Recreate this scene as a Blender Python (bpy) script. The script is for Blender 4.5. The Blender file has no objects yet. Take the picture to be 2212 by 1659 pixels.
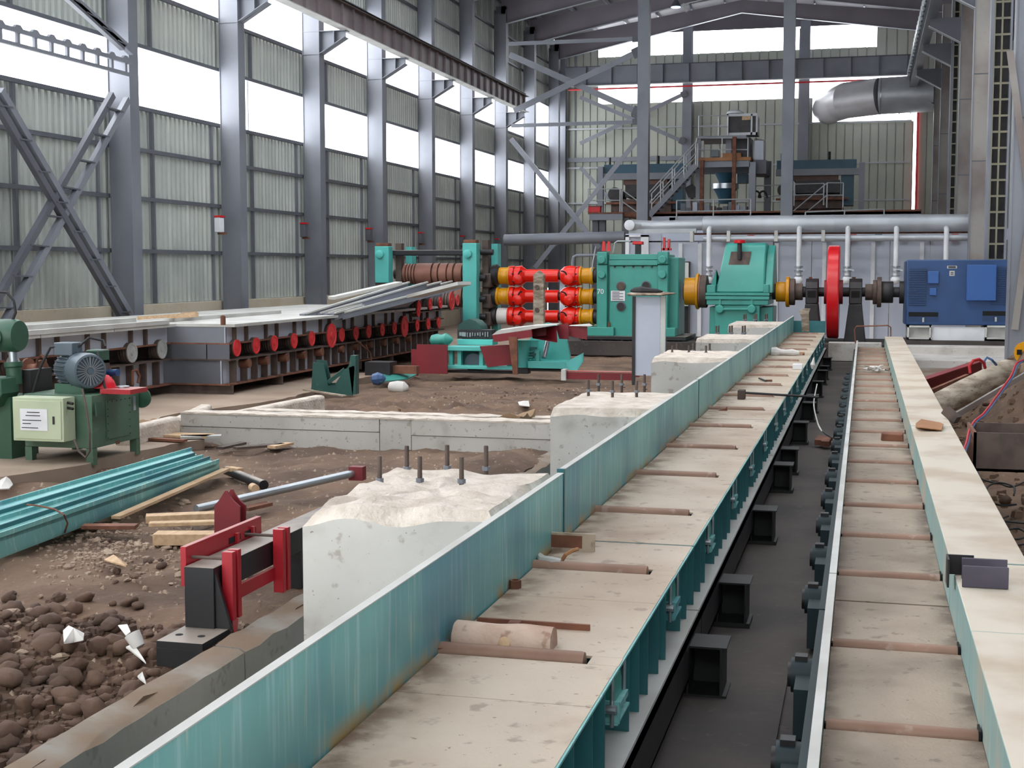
import bpy, math, random
from mathutils import Vector, noise
random.seed(7)
S = bpy.context.scene; COL = S.collection
# ---------------------------------------------------------------- camera
FL = 2950.0; PX = 1106.0; PY = 829.5; CH = 2.6            # focal length in pixels of 2212x1659, camera height
PITCH = math.atan(249.5/FL); YAW = math.atan(762*math.cos(PITCH)/FL)
cd = bpy.data.cameras.new('camera'); cam = bpy.data.objects.new('camera', cd); COL.objects.link(cam)
cd.sensor_width = 36; cd.lens = FL/2212*36; cd.clip_end = 400
cam.location = (0, 0, CH); cam.rotation_euler = (math.pi/2-PITCH, 0, YAW); S.camera = cam
# ---------------------------------------------------------------- world, sun, exposure
w = bpy.data.worlds.new('sky'); S.world = w; w.use_nodes = True
bg = w.node_tree.nodes['Background']; bg.inputs[0].default_value = (.93, .965, 1, 1); bg.inputs[1].default_value = 7.5
sd = bpy.data.lights.new('sun', 'SUN'); sd.energy = 1.5; sd.angle = math.radians(14); sd.color = (1, .93, .84)
sun = bpy.data.objects.new('sun', sd); COL.objects.link(sun); sun.rotation_euler = (math.radians(38), math.radians(-14), 0)
S.view_settings.view_transform = 'Standard'; S.view_settings.look = 'None'; S.view_settings.gamma = 1
S.view_settings.use_curve_mapping = False; S.view_settings.exposure = 0.0
# ---------------------------------------------------------------- geometry helpers
_R = Vector((math.cos(YAW), math.sin(YAW), 0)); _H = Vector((-math.sin(YAW), math.cos(YAW), 0))
_F = _H*math.cos(PITCH)+Vector((0, 0, -math.sin(PITCH))); _U = _H*math.sin(PITCH)+Vector((0, 0, math.cos(PITCH)))
def ray(x, y): return _F+_R*((x-PX)/FL)-_U*((y-PY)/FL)
DEF = [1100, 600]                                        # stand-in for the coordinate a lookup does not need
def AY(x, y, Y): v = ray(x or DEF[0], y or DEF[1]); v = v*(Y/v.y); v.z += CH; return v        # survey: a sight line met with a plane of known depth
def AZ(x, y, z): v = ray(x, y); v = v*((z-CH)/v.z); v.z += CH; return v
def AX(x, y, X): v = ray(x, y); v = v*(X/v.x); v.z += CH; return v
V = Vector
class B:
    def __init__(s): s.v = []; s.f = []
    def add(s, vs, fs):
        n = len(s.v); s.v += [V(p) for p in vs]; s.f += [tuple(i+n for i in f) for f in fs]; return s
    def box(s, x0, x1, y0, y1, z0, z1):
        if x0 > x1: x0, x1 = x1, x0
        if y0 > y1: y0, y1 = y1, y0
        if z0 > z1: z0, z1 = z1, z0
        return s.add([(x0,y0,z0),(x1,y0,z0),(x1,y1,z0),(x0,y1,z0),(x0,y0,z1),(x1,y0,z1),(x1,y1,z1),(x0,y1,z1)],
                     [(0,3,2,1),(4,5,6,7),(0,1,5,4),(1,2,6,5),(2,3,7,6),(3,0,4,7)])
    def frame(s, p, q, up=(0,0,1)):
        p = V(p); q = V(q); d = (q-p).normalized(); up = V(up)
        if abs(d.dot(up)) > .98: up = V((0,1,0)) if abs(d.y) < .9 else V((1,0,0))
        a = d.cross(up).normalized(); return p, q, d, a, a.cross(d).normalized()
    def beam(s, p, q, w, h, up=(0,0,1)):
        p, q, d, a, b = s.frame(p, q, up); a = a*w/2; b = b*h/2
        return s.add([p-a-b,p+a-b,p+a+b,p-a+b,q-a-b,q+a-b,q+a+b,q-a+b], [(0,1,2,3),(7,6,5,4),(0,4,5,1),(1,5,6,2),(2,6,7,3),(3,7,4,0)])
    def ibeam(s, p, q, w, h, t=.02, up=(0,0,1)):       # w flange width, h height along up
        P, Q, d, a, b = s.frame(p, q, up)
        s.beam(P+b*(h/2-t/2), Q+b*(h/2-t/2), w, t, up); s.beam(P-b*(h/2-t/2), Q-b*(h/2-t/2), w, t, up)
        return s.beam(P, Q, t, h-2*t, up)
    def cyl(s, p, q, r, n=16, r2=None):
        p, q, d, a, b = s.frame(p, q); r2 = r if r2 is None else r2; vs = []
        for c, rr in ((p, r), (q, r2)):
            for i in range(n):
                t = 2*math.pi*i/n; vs.append(c+a*rr*math.cos(t)+b*rr*math.sin(t))
        fs = [(i, (i+1) % n, n+(i+1) % n, n+i) for i in range(n)]+[tuple(range(n))[::-1], tuple(range(n, 2*n))]
        return s.add(vs, fs)
    def lathe(s, p, ax, prof, n=24):
        p = V(p); ax = V(ax).normalized(); up = V((0,0,1)) if abs(ax.z) < .9 else V((0,1,0)); a = ax.cross(up).normalized(); b = a.cross(ax)
        vs = []
        for t, r in prof:
            for i in range(n):
                g = 2*math.pi*i/n; vs.append(p+ax*t+a*r*math.cos(g)+b*r*math.sin(g))
        fs = []
        for k in range(len(prof)-1):
            for i in range(n): fs.append((k*n+i, k*n+(i+1) % n, (k+1)*n+(i+1) % n, (k+1)*n+i))
        m = len(prof)-1; fs += [tuple(range(n))[::-1], tuple(range(m*n, m*n+n))]
        return s.add(vs, fs)
    def prism(s, pts, vec):
        n = len(pts); vec = V(vec); vs = [V(p) for p in pts]; vs += [p+vec for p in vs]
        return s.add(vs, [tuple(range(n))[::-1], tuple(range(n, 2*n))]+[(i, (i+1) % n, n+(i+1) % n, n+i) for i in range(n)])
    def pxz(s, pts, y0, y1): return s.prism([(a, y0, b) for a, b in pts], (0, y1-y0, 0))
    def pyz(s, pts, x0, x1): return s.prism([(x0, a, b) for a, b in pts], (x1-x0, 0, 0))
    def pxy(s, pts, z0, z1): return s.prism([(a, b, z0) for a, b in pts], (0, 0, z1-z0))
    def tube(s, pts, r, n=8):
        pts = [V(p) for p in pts]; m = len(pts); vs = []; prev = None
        for i, p in enumerate(pts):
            d = (pts[min(i+1, m-1)]-pts[max(i-1, 0)]).normalized()
            if prev is None:
                up = V((0,0,1)) if abs(d.z) < .9 else V((1,0,0)); a = d.cross(up).normalized()
            else: a = (prev-d*prev.dot(d)).normalized()
            prev = a; b = d.cross(a); rr = r[i] if isinstance(r, (list, tuple)) else r
            for k in range(n): t = 2*math.pi*k/n; vs.append(p+a*rr*math.cos(t)+b*rr*math.sin(t))
        fs = [(i*n+k, i*n+(k+1) % n, (i+1)*n+(k+1) % n, (i+1)*n+k) for i in range(m-1) for k in range(n)]
        fs += [tuple(range(n))[::-1], tuple(range((m-1)*n, m*n))]
        return s.add(vs, fs)
    def grid(s, x0, x1, y0, y1, nx, ny, fn, skirt=None):
        n = len(s.v); 
        for j in range(ny+1):
            for i in range(nx+1):
                x = x0+(x1-x0)*i/nx; y = y0+(y1-y0)*j/ny; s.v.append(V(fn(x, y)))
        for j in range(ny):
            for i in range(nx): a = n+j*(nx+1)+i; s.f.append((a, a+1, a+nx+2, a+nx+1))
        if skirt is not None:
            ring = [j*(nx+1) for j in range(ny, 0, -1)]+[i for i in range(nx)]+[j*(nx+1)+nx for j in range(ny)]+[ny*(nx+1)+i for i in range(nx, 0, -1)]
            m = len(s.v); s.v += [V((s.v[n+i].x, s.v[n+i].y, skirt)) for i in ring]; k = len(ring)
            for i in range(k): s.f.append((n+ring[i], m+i, m+(i+1) % k, n+ring[(i+1) % k]))
            s.f.append(tuple(range(m, m+k))[::-1])
        return s
WO = {}
def linkmesh(name, me, origin, mat, parent):
    o = bpy.data.objects.new(name, me); COL.objects.link(o)
    if mat is not None and not me.materials: me.materials.append(mat)
    if parent is not None: o.parent = parent; o.location = origin-WO[parent.name]
    else: o.location = origin
    WO[o.name] = origin; return o
def obj(name, b, mat, parent=None, label=None, cat=None, group=None, bevel=0, kind=None, smooth=True):
    xs = [p.x for p in b.v]; ys = [p.y for p in b.v]; zs = [p.z for p in b.v]
    org = V(((min(xs)+max(xs))/2, (min(ys)+max(ys))/2, min(zs)))
    me = bpy.data.meshes.new(name); me.from_pydata([p-org for p in b.v], [], b.f); me.validate()
    if smooth:
        me.shade_smooth(); me.set_sharp_from_angle(angle=.6)
    o = linkmesh(name, me, org, mat, parent)
    if bevel:
        m = o.modifiers.new('bevel', 'BEVEL'); m.width = bevel; m.segments = 2; m.limit_method = 'ANGLE'; m.angle_limit = .7
    tag(o, label, cat, group, kind); return o
def tag(o, label=None, cat=None, group=None, kind=None):
    if label: o['label'] = label
    if cat: o['category'] = cat
    if group: o['group'] = group
    if kind: o['kind'] = kind
    return o
def thing(name, loc, label, cat, group=None):
    o = bpy.data.objects.new(name, None); COL.objects.link(o); o.location = V(loc); o.empty_display_size = .2
    WO[o.name] = V(loc); return tag(o, label, cat, group)
def kids(o): return [c for c in bpy.data.objects if c.parent == o]
def dup(o, delta, label=None, group=None, ks=None):
    c = o.copy(); COL.objects.link(c); c.location = o.location+V(delta); WO[c.name] = WO[o.name]+V(delta)
    if label: c['label'] = label
    if group: c['group'] = group
    for ch in kids(o):
        d = ch.copy(); COL.objects.link(d); d.parent = c; WO[d.name] = WO[ch.name]+V(delta)
        for g in kids(ch): e = g.copy(); COL.objects.link(e); e.parent = d; WO[e.name] = WO[g.name]+V(delta)
    return c
def again(o, delta):                                      # one more part like o, beside it, sharing its mesh
    c = o.copy(); COL.objects.link(c); c.location = o.location+V(delta); WO[c.name] = WO[o.name]+V(delta); return c
# ---------------------------------------------------------------- materials
def lin(c): return tuple(((x/255)/12.92 if x/255 < .04045 else ((x/255+.055)/1.055)**2.4) for x in c)+(1,)
def mat(name, col, rough=.6, metal=0, col2=None, scale=2.0, mix=.5, dust=None, damt=.8, streak=None, spot=None, spotamt=.55, bump=0, bscale=30, stretch=(1,1,1), drange=(.2,.6), pits=None, over=None, edge=None):
    m = bpy.data.materials.new(name); m.use_nodes = True; nt = m.node_tree; N = nt.nodes; L = nt.links
    bs = N['Principled BSDF']; bs.inputs['Roughness'].default_value = rough; bs.inputs['Metallic'].default_value = metal
    geo = N.new('ShaderNodeNewGeometry'); mp = N.new('ShaderNodeMapping'); mp.inputs['Scale'].default_value = stretch; L.new(geo.outputs['Position'], mp.inputs[0])
    def nz(sc, det=4, src=mp):
        n = N.new('ShaderNodeTexNoise'); n.inputs['Scale'].default_value = sc; n.inputs['Detail'].default_value = det; L.new(src.outputs[0], n.inputs['Vector']); return n
    def ramp(src, a, b):
        r = N.new('ShaderNodeMapRange'); r.inputs[1].default_value = a; r.inputs[2].default_value = b; r.interpolation_type = 'SMOOTHSTEP'; L.new(src, r.inputs[0]); return r.outputs[0]
    def mixc(f, a, b):
        x = N.new('ShaderNodeMix'); x.data_type = 'RGBA'
        if isinstance(f, float): x.inputs[0].default_value = f
        else: L.new(f, x.inputs[0])
        for k, c in ((6, a), (7, b)):
            if isinstance(c, tuple): x.inputs[k].default_value = c
            else: L.new(c, x.inputs[k])
        return x.outputs[2]
    def mul(a, k):
        x = N.new('ShaderNodeMath'); x.operation = 'MULTIPLY'; L.new(a, x.inputs[0])
        if isinstance(k, float): x.inputs[1].default_value = k
        else: L.new(k, x.inputs[1])
        return x.outputs[0]
    c = lin(col); c2 = lin(col2) if col2 else tuple(v*.72 for v in c[:3])+(1,)
    out = mixc(mul(ramp(nz(scale).outputs['Fac'], .35, .68), float(mix)), c, c2)
    if streak:                                           # runs and scuffs drawn out down the plate
        ms = N.new('ShaderNodeMapping'); ms.inputs['Scale'].default_value = (9, 9, .55); L.new(geo.outputs['Position'], ms.inputs[0])
        out = mixc(mul(ramp(nz(2.2, 5, ms).outputs['Fac'], .52, .75), .75), out, lin(streak[0]))
        out = mixc(mul(ramp(nz(3.1, 3, ms).outputs['Fac'], .58, .8), .7), out, lin(streak[1]))
        if len(streak) > 2: out = mixc(mul(ramp(nz(.9, 2, geo).outputs['Fac'], .5, .7), .6), out, lin(streak[2]))
    if spot:
        out = mixc(mul(ramp(nz(9, 6).outputs['Fac'], .6, .7), float(spotamt)), out, lin(spot))
    if pits:
        out = mixc(mul(ramp(nz(26, 3).outputs['Fac'], .68, .74), .9), out, lin(pits)); out = mixc(mul(ramp(nz(1.6, 7).outputs['Fac'], .56, .72), .45), out, lin(pits))
    if dust:
        sp = N.new('ShaderNodeSeparateXYZ'); L.new(geo.outputs['Normal'], sp.inputs[0])
        f = mul(mul(ramp(sp.outputs[2], .55, .95), float(damt)), ramp(nz(1.7, 6).outputs['Fac'], *drange))
        out = mixc(f, out, lin(dust))
    if over:
        out = mixc(mul(ramp(nz(1.3, 7).outputs['Fac'], .42, .66), .75), out, lin(over))
    if edge:                                             # dirt or rust gathered along one edge of the thing
        for axi, v0, v1, ec in edge:
            sp = N.new('ShaderNodeSeparateXYZ'); L.new(geo.outputs['Position'], sp.inputs[0])
            out = mixc(mul(ramp(sp.outputs[axi], v0, v1), ramp(nz(5, 6).outputs['Fac'], .38, .62)), out, lin(ec))
    L.new(out, bs.inputs['Base Color'])
    if bump:
        bp = N.new('ShaderNodeBump'); bp.inputs['Strength'].default_value = bump; bp.inputs['Distance'].default_value = .02
        L.new(nz(bscale, 8).outputs['Fac'], bp.inputs['Height']); L.new(bp.outputs[0], bs.inputs['Normal'])
    return m
M = {}
M['teal'] = mat('weathered teal paint', (120,184,182), .38, 0, (86,160,162), .9, .6, streak=((168,206,208),(214,212,184),(66,128,152)))
M['tealw'] = mat('weathered teal guard plate', (122,186,184), .38, 0, (86,160,162), .9, .7, streak=((172,210,212),(218,214,184),(60,122,150)), edge=((2, .9, .79, (178,150,98)),))
M['tealdk'] = mat('teal frame paint', (48,112,118), .45, 0, (38,90,98), 2, .6)
M['tealmc'] = mat('green machine enamel', (62,152,140), .36, 0, (52,132,124), 1.2, .5)
M['tealcy'] = mat('turquoise enamel', (88,186,178), .42, 0, (74,160,158), 1.2, .5)
M['deck'] = mat('dusty deck plate', (196,182,164), .65, 0, (168,148,128), .9, .9, spot=(120,98,84), spotamt=.5, bump=.2, bscale=40, pits=(140,112,92), edge=((0, -1.62, -1.92, (116,92,74)),))
M['deckR'] = mat('dusty trough plate', (160,144,126), .6, 0, (128,112,96), 1.1, .9, pits=(100,82,68), spot=(90,74,62), spotamt=.6, bump=.25, bscale=45, edge=((0, .42, .58, (92,74,62)), (0, -.03, -.16, (104,84,70))))
M['beamtop'] = mat('dusty pale painted beam', (128,160,158), .5, 0, (142,172,170), 1.3, .6, dust=(208,197,180), damt=1.0, over=(176,156,132), drange=(.02,.25), streak=((164,184,180),(186,192,170)))
M['roller'] = mat('rusty roller', (148,116,98), .55, .15, (116,86,70), 2.5, .7, spot=(196,176,166), spotamt=.35)
M['rust'] = mat('rusty steel', (132,86,66), .75, .2, (96,62,50), 5, .8, bump=.15)
M['rustdk'] = mat('dark rusty steel', (98,82,75), .7, .2, (70,60,56), 4, .8)
M['flange'] = mat('dusty pale flange', (196,196,192), .55, 0, (168,166,160), 1.5, .7)
M['black'] = mat('black painted steel', (34,34,38), .45, .1, (24,24,27), 2, .6, dust=(172,158,146), damt=.75)
M['blackm'] = mat('dark bare steel', (52,50,52), .5, .3, (34,33,36), 3, .7)
M['grey'] = mat('grey primer steel', (128,131,140), .5, .1, (108,111,120), .7, .6)
M['greydk'] = mat('dark grey steel', (96,98,106), .55, .1, (78,80,88), .8, .6)
M['sheet'] = mat('galvanised wall sheet', (190,194,188), .45, .15, (166,172,168), .6, .7)
M['sheet2'] = mat('pale green wall sheet', (176,180,168), .5, .1, (158,162,152), .5, .6)
M['girt'] = mat('grey girt', (104,107,114), .5, .2)
M['plinth'] = mat('cream render', (214,202,180), .85, 0, (196,182,158), .7, .7, spot=(160,150,136), spotamt=.3)
M['conc'] = mat('pale cast concrete', (196,192,187), .85, 0, (172,168,162), .8, .8, spot=(128,112,96), spotamt=.5, bump=.2, bscale=18, pits=(120,104,92))
M['concchip'] = mat('broken concrete', (216,205,194), .95, 0, (184,170,156), 5, .8, bump=1.0, bscale=24)
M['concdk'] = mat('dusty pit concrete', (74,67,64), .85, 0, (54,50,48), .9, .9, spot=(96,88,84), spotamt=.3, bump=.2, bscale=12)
M['slab'] = mat('dusty floor slab', (156,138,122), .85, 0, (132,112,98), .8, .8, bump=.3, bscale=14)
M['curb'] = mat('grey trench wall', (158,155,148), .85, 0, (132,130,124), 1.0, .8, dust=(124,104,86), damt=1.0, spot=(88,84,78), spotamt=.35, bump=.25, bscale=15)
M['dirt'] = mat('brown soil', (116,93,76), .95, 0, (78,60,49), .8, .9, spot=(144,120,100), spotamt=.5, bump=1.0, bscale=16)
M['stoned'] = mat('dark brown stone', (102,79,65), .9, 0, (70,53,44), 1.6, .9, bump=.5, bscale=20)
M['stonel'] = mat('pale stone', (168,148,130), .9, 0, (132,110,94), 1.6, .9, bump=.5, bscale=20)
M['red'] = mat('bright red enamel', (206,22,30), .3, 0, (186,16,24), 1, .5)
M['redor'] = mat('orange red enamel', (226,32,14), .28, 0, (206,22,10), 1, .5)
M['maroon'] = mat('maroon primer', (128,30,40), .5, 0, (104,24,34), 1.5, .6)
M['redpaint'] = mat('red painted steel', (176,30,44), .42, 0, (150,24,36), 1.6, .6, dust=(190,150,140), damt=.6)
M['redplate'] = mat('red pulley face', (222,52,58), .45, 0, (196,40,48), 2, .6)
M['yellow'] = mat('yellow enamel', (214,150,14), .35, 0, (190,126,10), 1.5, .6)
M['brown'] = mat('brown cast iron roll', (146,98,82), .55, .15, (118,78,66), 1.6, .8)
M['blue'] = mat('blue motor paint', (40,72,118), .42, 0, (32,58,98), .9, .6)
M['bluedk'] = mat('dark blue louvre', (30,58,96), .5)
M['bluesteel'] = mat('petrol blue steel', (44,84,104), .5, 0, (34,68,86), 1, .6)
M['green'] = mat('dark green enamel', (58,96,76), .42, 0, (46,78,62), 1.5, .7)
M['greenp'] = mat('mid green tank paint', (82,112,92), .45, 0, (68,96,78), 2, .7, spot=(128,138,112), spotamt=.3)
M['cab'] = mat('pale green cabinet', (190,200,170), .5, 0, (168,178,150), 1.5, .6)
M['greenframe'] = mat('dark bottle green steel', (36,82,76), .5, 0, (28,66,62), 2, .7, spot=(120,116,84), spotamt=.3)
M['motgrey'] = mat('blue grey motor', (96,108,118), .38, .1, (80,92,102), 2, .6)
M['white'] = mat('white paint', (226,228,232), .5)
M['paper'] = mat('white paper', (232,232,236), .8)
M['ink'] = mat('black ink', (50,50,60), .8)
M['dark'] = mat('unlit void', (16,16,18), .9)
M['wood'] = mat('raw timber', (202,172,138), .75, 0, (176,142,110), 3, .7, stretch=(6,1,6), bump=.2)
M['woodp'] = mat('pale barked log', (208,184,166), .75, 0, (160,122,104), 3, .8, spot=(130,88,72), spotamt=.6, bump=.3)
M['woodg'] = mat('weathered log', (176,166,150), .85, 0, (116,100,84), 2.5, .9, spot=(84,66,52), spotamt=.7, bump=.5, stretch=(1,1,4))
M['crate'] = mat('plywood crate', (166,116,76), .7, 0, (140,94,60), 3, .6)
M['zinc'] = mat('galvanised tube', (186,192,198), .3, .8, (150,154,160), 2, .6)
M['pipe'] = mat('silver lagging', (186,190,196), .4, .3, (146,150,156), .8, .5)
M['piped'] = mat('dull silver duct', (204,202,206), .42, .3, (164,162,168), .7, .6)
M['furn'] = mat('pale grey furnace casing', (186,192,206), .5, .05, (168,174,188), .7, .6)
M['rail'] = mat('light grey handrail', (176,180,184), .45, .2)
M['cream'] = mat('brassy edge steel', (134,130,112), .4, .3)
M['warm'] = mat('stained box column', (150,146,142), .5, .1, (112,100,96), .45, .9, spot=(150,118,92), spotamt=.3)
M['cable'] = mat('black rubber cable', (30,30,33), .6)
M['cabler'] = mat('red welding hose', (190,34,44), .45)
M['cableb'] = mat('blue welding hose', (64,96,140), .45)
M['plastic'] = mat('white plastic scrap', (222,218,214), .6)
M['sack'] = mat('brown sacking', (150,124,96), .9, 0, (120,96,74), 3, .7)
M['redpl'] = mat('red plastic', (226,26,48), .35)
M['hopper'] = mat('brown steel hopper', (104,74,62), .6, .1, (70,54,50), 1, .8)
M['roofs'] = mat('roof sheet', (96,92,98), .55, .2, (80,78,84), .5, .6)
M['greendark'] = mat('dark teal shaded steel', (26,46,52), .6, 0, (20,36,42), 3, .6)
M['stool'] = mat('black stool steel', (20,20,22), .6)
M['gird'] = mat('brownish grey girder paint', (132,120,122), .5, .1, (108,96,100), .8, .7)
M['raft'] = mat('mauve grey rafter paint', (138,130,140), .5, .1, (120,112,122), .6, .6)
M['blueb'] = mat('motor blue brightened for contrast', (48,90,152), .38, 0, (42,80,138), 1, .5)  # motor blue with brightness put into the colour, flat light hides the boxes
M['purple'] = mat('dark purple primer', (78,72,86), .5, .1, (60,58,72), 4, .6)
M['lamp'] = mat('lamp glass', (200,225,255), .4)
M['hubgrey'] = mat('grey hub face', (170,172,170), .5, 0, (140,140,138), 4, .6)
def emis(m, c, s):
    b = m.node_tree.nodes['Principled BSDF']; b.inputs['Emission Color'].default_value = lin(c); b.inputs['Emission Strength'].default_value = s
emis(M['lamp'], (190,220,255), 4)
# ================================================================ SETTING
LX = -17.5; WX = -18.3; YC = [24.65+6.05*k for k in range(-1, 10)]; EAVE = 16.2
def sheet_mesh(wd, ht, along, ribs=4, d=.065):
    b = B(); pts = []
    for i in range(ribs):
        u = wd*i/ribs; s = wd/ribs
        if along == 'x': pts += [(u, 0), (u+s*.86, 0), (u+s*.88, -d*1.4), (u+s*.97, -d*1.4)]; continue
        pts += [(u, 0), (u+s*.45, 0), (u+s*.58, d), (u+s*.87, d)]
    pts.append((wd, 0)); n = len(pts)
    for z in (0, ht):
        for u, t in pts: b.v.append(V((t, u, z)) if along == 'y' else V((u, -t, z)))
    for i in range(n-1): b.f.append((i, i+1, n+i+1, n+i) if along == 'y' else (i+1, i, n+i, n+i+1))
    me = bpy.data.meshes.new('panel'); me.from_pydata(b.v, [], b.f); return me
wl = obj('wall_left', B().box(WX-.05, WX+.02, -8, 81.6, 1.45, 1.68).box(WX-.02, WX+.04, -8, 81.6, EAVE-.2, EAVE), M['girt'], kind='structure')
panels = [(1.68, 6.75), (8.28, 9.75), (12.05, EAVE-.15)]
pm = {z0: sheet_mesh(1.0, z1-z0, 'y') for z0, z1 in panels}
for k in range(-25, 64):
    y = 17.5+k*1.0083
    for z0, z1 in panels:
        linkmesh('panel', pm[z0], V((WX, y, z0)), M['sheet'], wl)
for z in (3.05, 4.4, 5.65, 6.72, 8.3, 9.72, 12.1, 13.3, 14.6):           # girts and mid posts
    b = B().box(WX+.06, WX+.16, 17.5, 81.4, z-.05, z+.05); obj('girt', b, M['girt'], wl)
for yc in YC:
    b = B().box(WX+.06, WX+.15, yc+2.0, yc+2.1, 1.68, 6.75).box(WX+.06, WX+.15, yc+2.0, yc+2.1, 8.3, 9.75); obj('mullion', b, M['girt'], wl)
    b = B().box(WX+.06, WX+.13, yc-.62, yc-.55, 1.68, 6.75); obj('mullion', b, M['grey'], wl)
    if yc > 35: obj('mullion', B().box(WX, WX+.03, yc+2.03, yc+2.06, 6.75, 8.28), M['girt'], wl)
for k, yc in enumerate(YC[:-1]):
    if k < 1: continue
    obj('plinth', B().box(WX-.12, WX+.12, yc+.02, yc+6.03, 0, 1.66), M['plinth'], wl)
# back wall: sheets leave the window strips open
YB = 81.3
wb = obj('wall_back', B().box(-18.3, 9, YB, YB+.1, 13.75, 15.0), M['girt'], kind='structure')
def bsheets(x0, x1, z0, z1, ribs=2):
    n = max(1, round((x1-x0)/1.0)); me = sheet_mesh((x1-x0)/n, z1-z0, 'x', ribs, .06)
    for i in range(n): linkmesh('panel', me, V((x0+(x1-x0)*i/n, YB-.1, z0)), M['sheet2'], wb)
bsheets(-18.2, -15.6, 0, 16.4); bsheets(-15.6, -3.1, 0, 12.35); bsheets(-3.1, 2.5, 0, 10.9); bsheets(2.74, 9, 0, 16.4)
bsheets(-15.6, .4, 13.8, 15.1); bsheets(.4, 2.7, 13.8, 16.4)
gb = B().pxz([(-18.3, 16.4), (9, 16.4), (9, 16.6), (-7, 18.2), (-18.3, 16.5)], YB-.02, YB); obj('gable_panel', gb, M['roofs'], wb)
for z in (4.3, 6.5, 8.6, 10.9):
    obj('girt', B().box(-18, 2.4, YB-.25, YB-.13, z-.05, z+.05), M['rail'], wb)
obj('girt', B().box(-18, -10, YB-.3, YB-.15, 8.95, 9.2), M['grey'], wb)
for x in (-17.0, -10.45, -3.85): obj('mullion', B().box(x-.05, x+.02, YB-.12, YB-.05, 0, 16.3), M['grey'], wb)
obj('plinth', B().box(WX-.12, WX+.12, -8, 18.6, 0, 1.66), M['plinth'], wl)
wr = obj('wall_right', B().box(8.9, 9.0, -9, 81.4, 15.9, 16.5), M['greydk'], kind='structure')
pr = sheet_mesh(2.0, 16, 'y', 6)
for k in range(-20, 25): linkmesh('panel', pr, V((8.9, 31+k*2.0, 0)), M['greydk'], wr)
wf = obj('wall_front', B().box(-18.3, 9, -8.1, -8, 0, .1), M['girt'], kind='structure')
me = sheet_mesh(27.3/12, 8.5, 'x', 6, .06); me2 = sheet_mesh(27.3/12, 5, 'x', 6, .06)
for i in range(12):
    linkmesh('panel', me, V((-18.3+27.3/12*i, -8, 0)), M['sheet2'], wf); linkmesh('panel', me2, V((-18.3+27.3/12*i, -8, 11.5)), M['sheet2'], wf)
# roof with rafters and purlins over the back half of the hall
RX = -7.0; RZ = EAVE+1.7; RR = 9.0
ce = obj('ceiling', B().box(RX-.2, RX+.2, -4, 81.5, RZ+.02, RZ+.1), M['roofs'], kind='structure')
for k in range(45):
    y = -8+k*1.98
    if 6 < y < 47 and k % 4 == 1: continue                       # open skylight strips between the sheets
    for x0, z0, x1, z1 in ((-18.4, EAVE, RX, RZ), (RX, RZ, RR, EAVE)):
        b = B().add([(x0, y, z0), (x1, y, z1), (x1, y+1.95, z1), (x0, y+1.95, z0), (x0, y, z0+.05), (x1, y, z1+.05), (x1, y+1.95, z1+.05), (x0, y+1.95, z0+.05)],
                    [(0,3,2,1),(4,5,6,7),(0,1,5,4),(1,2,6,5),(2,3,7,6),(3,0,4,7)]); obj('roof_panel', b, M['roofs'], ce)
for i in range(1, 12):
    for x0, z0, x1, z1 in ((-18.4, EAVE, RX, RZ), (RX, RZ, RR, EAVE)):
        t = i/12; x = x0+(x1-x0)*t; z = z0+(z1-z0)*t-.12
        if i % 2: obj('purlin', B().box(x-.04, x+.04, 44, 81.3, z-.1, z+.1), M['grey'], ce)
for n, y in enumerate((48.85, 54.9, 60.95, 67.0, 73.05, 79.1)):
    t = thing('roof_rafter', (RX, y, EAVE-1.4), 'deep tapered grey roof rafter, %s of six from the back wall' % ('sixth','fifth','fourth','third','second','first')[n], 'rafter', 'roof rafters')
    for sx, ex, nm in ((-17.8, RX, 'left_arm'), (RX, 8.6, 'right_arm')):
        ez = EAVE-1.5; rz = RZ-.95
        p = [(sx, ez if sx < -10 else rz), (ex, rz if sx < -10 else ez), (ex, RZ-.25 if sx < -10 else EAVE-.25), (sx, EAVE-.25 if sx < -10 else RZ-.25)]
        obj(nm, B().pxz(p, y-.01, y+.01), M['raft'], t)
        q = [(p[0][0], p[0][1]-.02), (p[1][0], p[1][1]-.02), (p[1][0], p[1][1]), (p[0][0], p[0][1])]
        obj('bottom_flange', B().pxz(q, y-.14, y+.14), M['grey'], t)
# ---------------------------------------------------------------- ground
def gn(x, y, s=1.0): return noise.noise(V((x*s, y*s, 3.1)))
def gh(x, y):
    h = .05*gn(x, y, .9)+.06*gn(x, y, 2.3)+.035*gn(x, y, 6)
    if x < -4.2:
        h += -.05
        d = math.exp(-(((x+5.1)/.9)**2+((y-6.2)/2.3)**2)); h -= .75*d
        d = math.exp(-(((x+5.2)/1.3)**2+((y-16.9)/1.3)**2)); h += .02*d
        d = math.exp(-(((x+7.5)/2.6)**2+((y-24)/2.5)**2)); h += (.07+.12*gn(x, y, 1.8)+.1*gn(x, y, 4.1))*d
        d = math.exp(-(((x+9.6)/1.3)**2+((y-20.7)/.9)**2)); h += .2*d
        d = math.exp(-(((x+4.6)/.5)**2+((y-17.6)/1.4)**2)); h += .15*d
    return h
DL = B().grid(-18.2, -4.15, 4.0, 42, 150, 330, lambda x, y: (x, y, gh(x, y)), skirt=-1.4)
fl = obj('floor', DL, M['dirt'], kind='structure')
def hr(x, y):
    h = -.25+.1*gn(x, y, .8)+.09*gn(x, y, 2.2)+.06*gn(x, y, 5)
    d = math.exp(-(((x-4.6)/1.7)**2+((y-24.5)/4.5)**2)); h += 2.3*d
    d = math.exp(-(((x-3.1)/.9)**2+((y-26)/2.5)**2)); h += .95*d
    d = math.exp(-(((x-2.9)/1.0)**2+((y-19.5)/2.0)**2)); h += .35*d
    d = math.exp(-(((x-2.4)/.8)**2+((y-11)/3.0)**2)); h += .15*d
    return h
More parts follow.
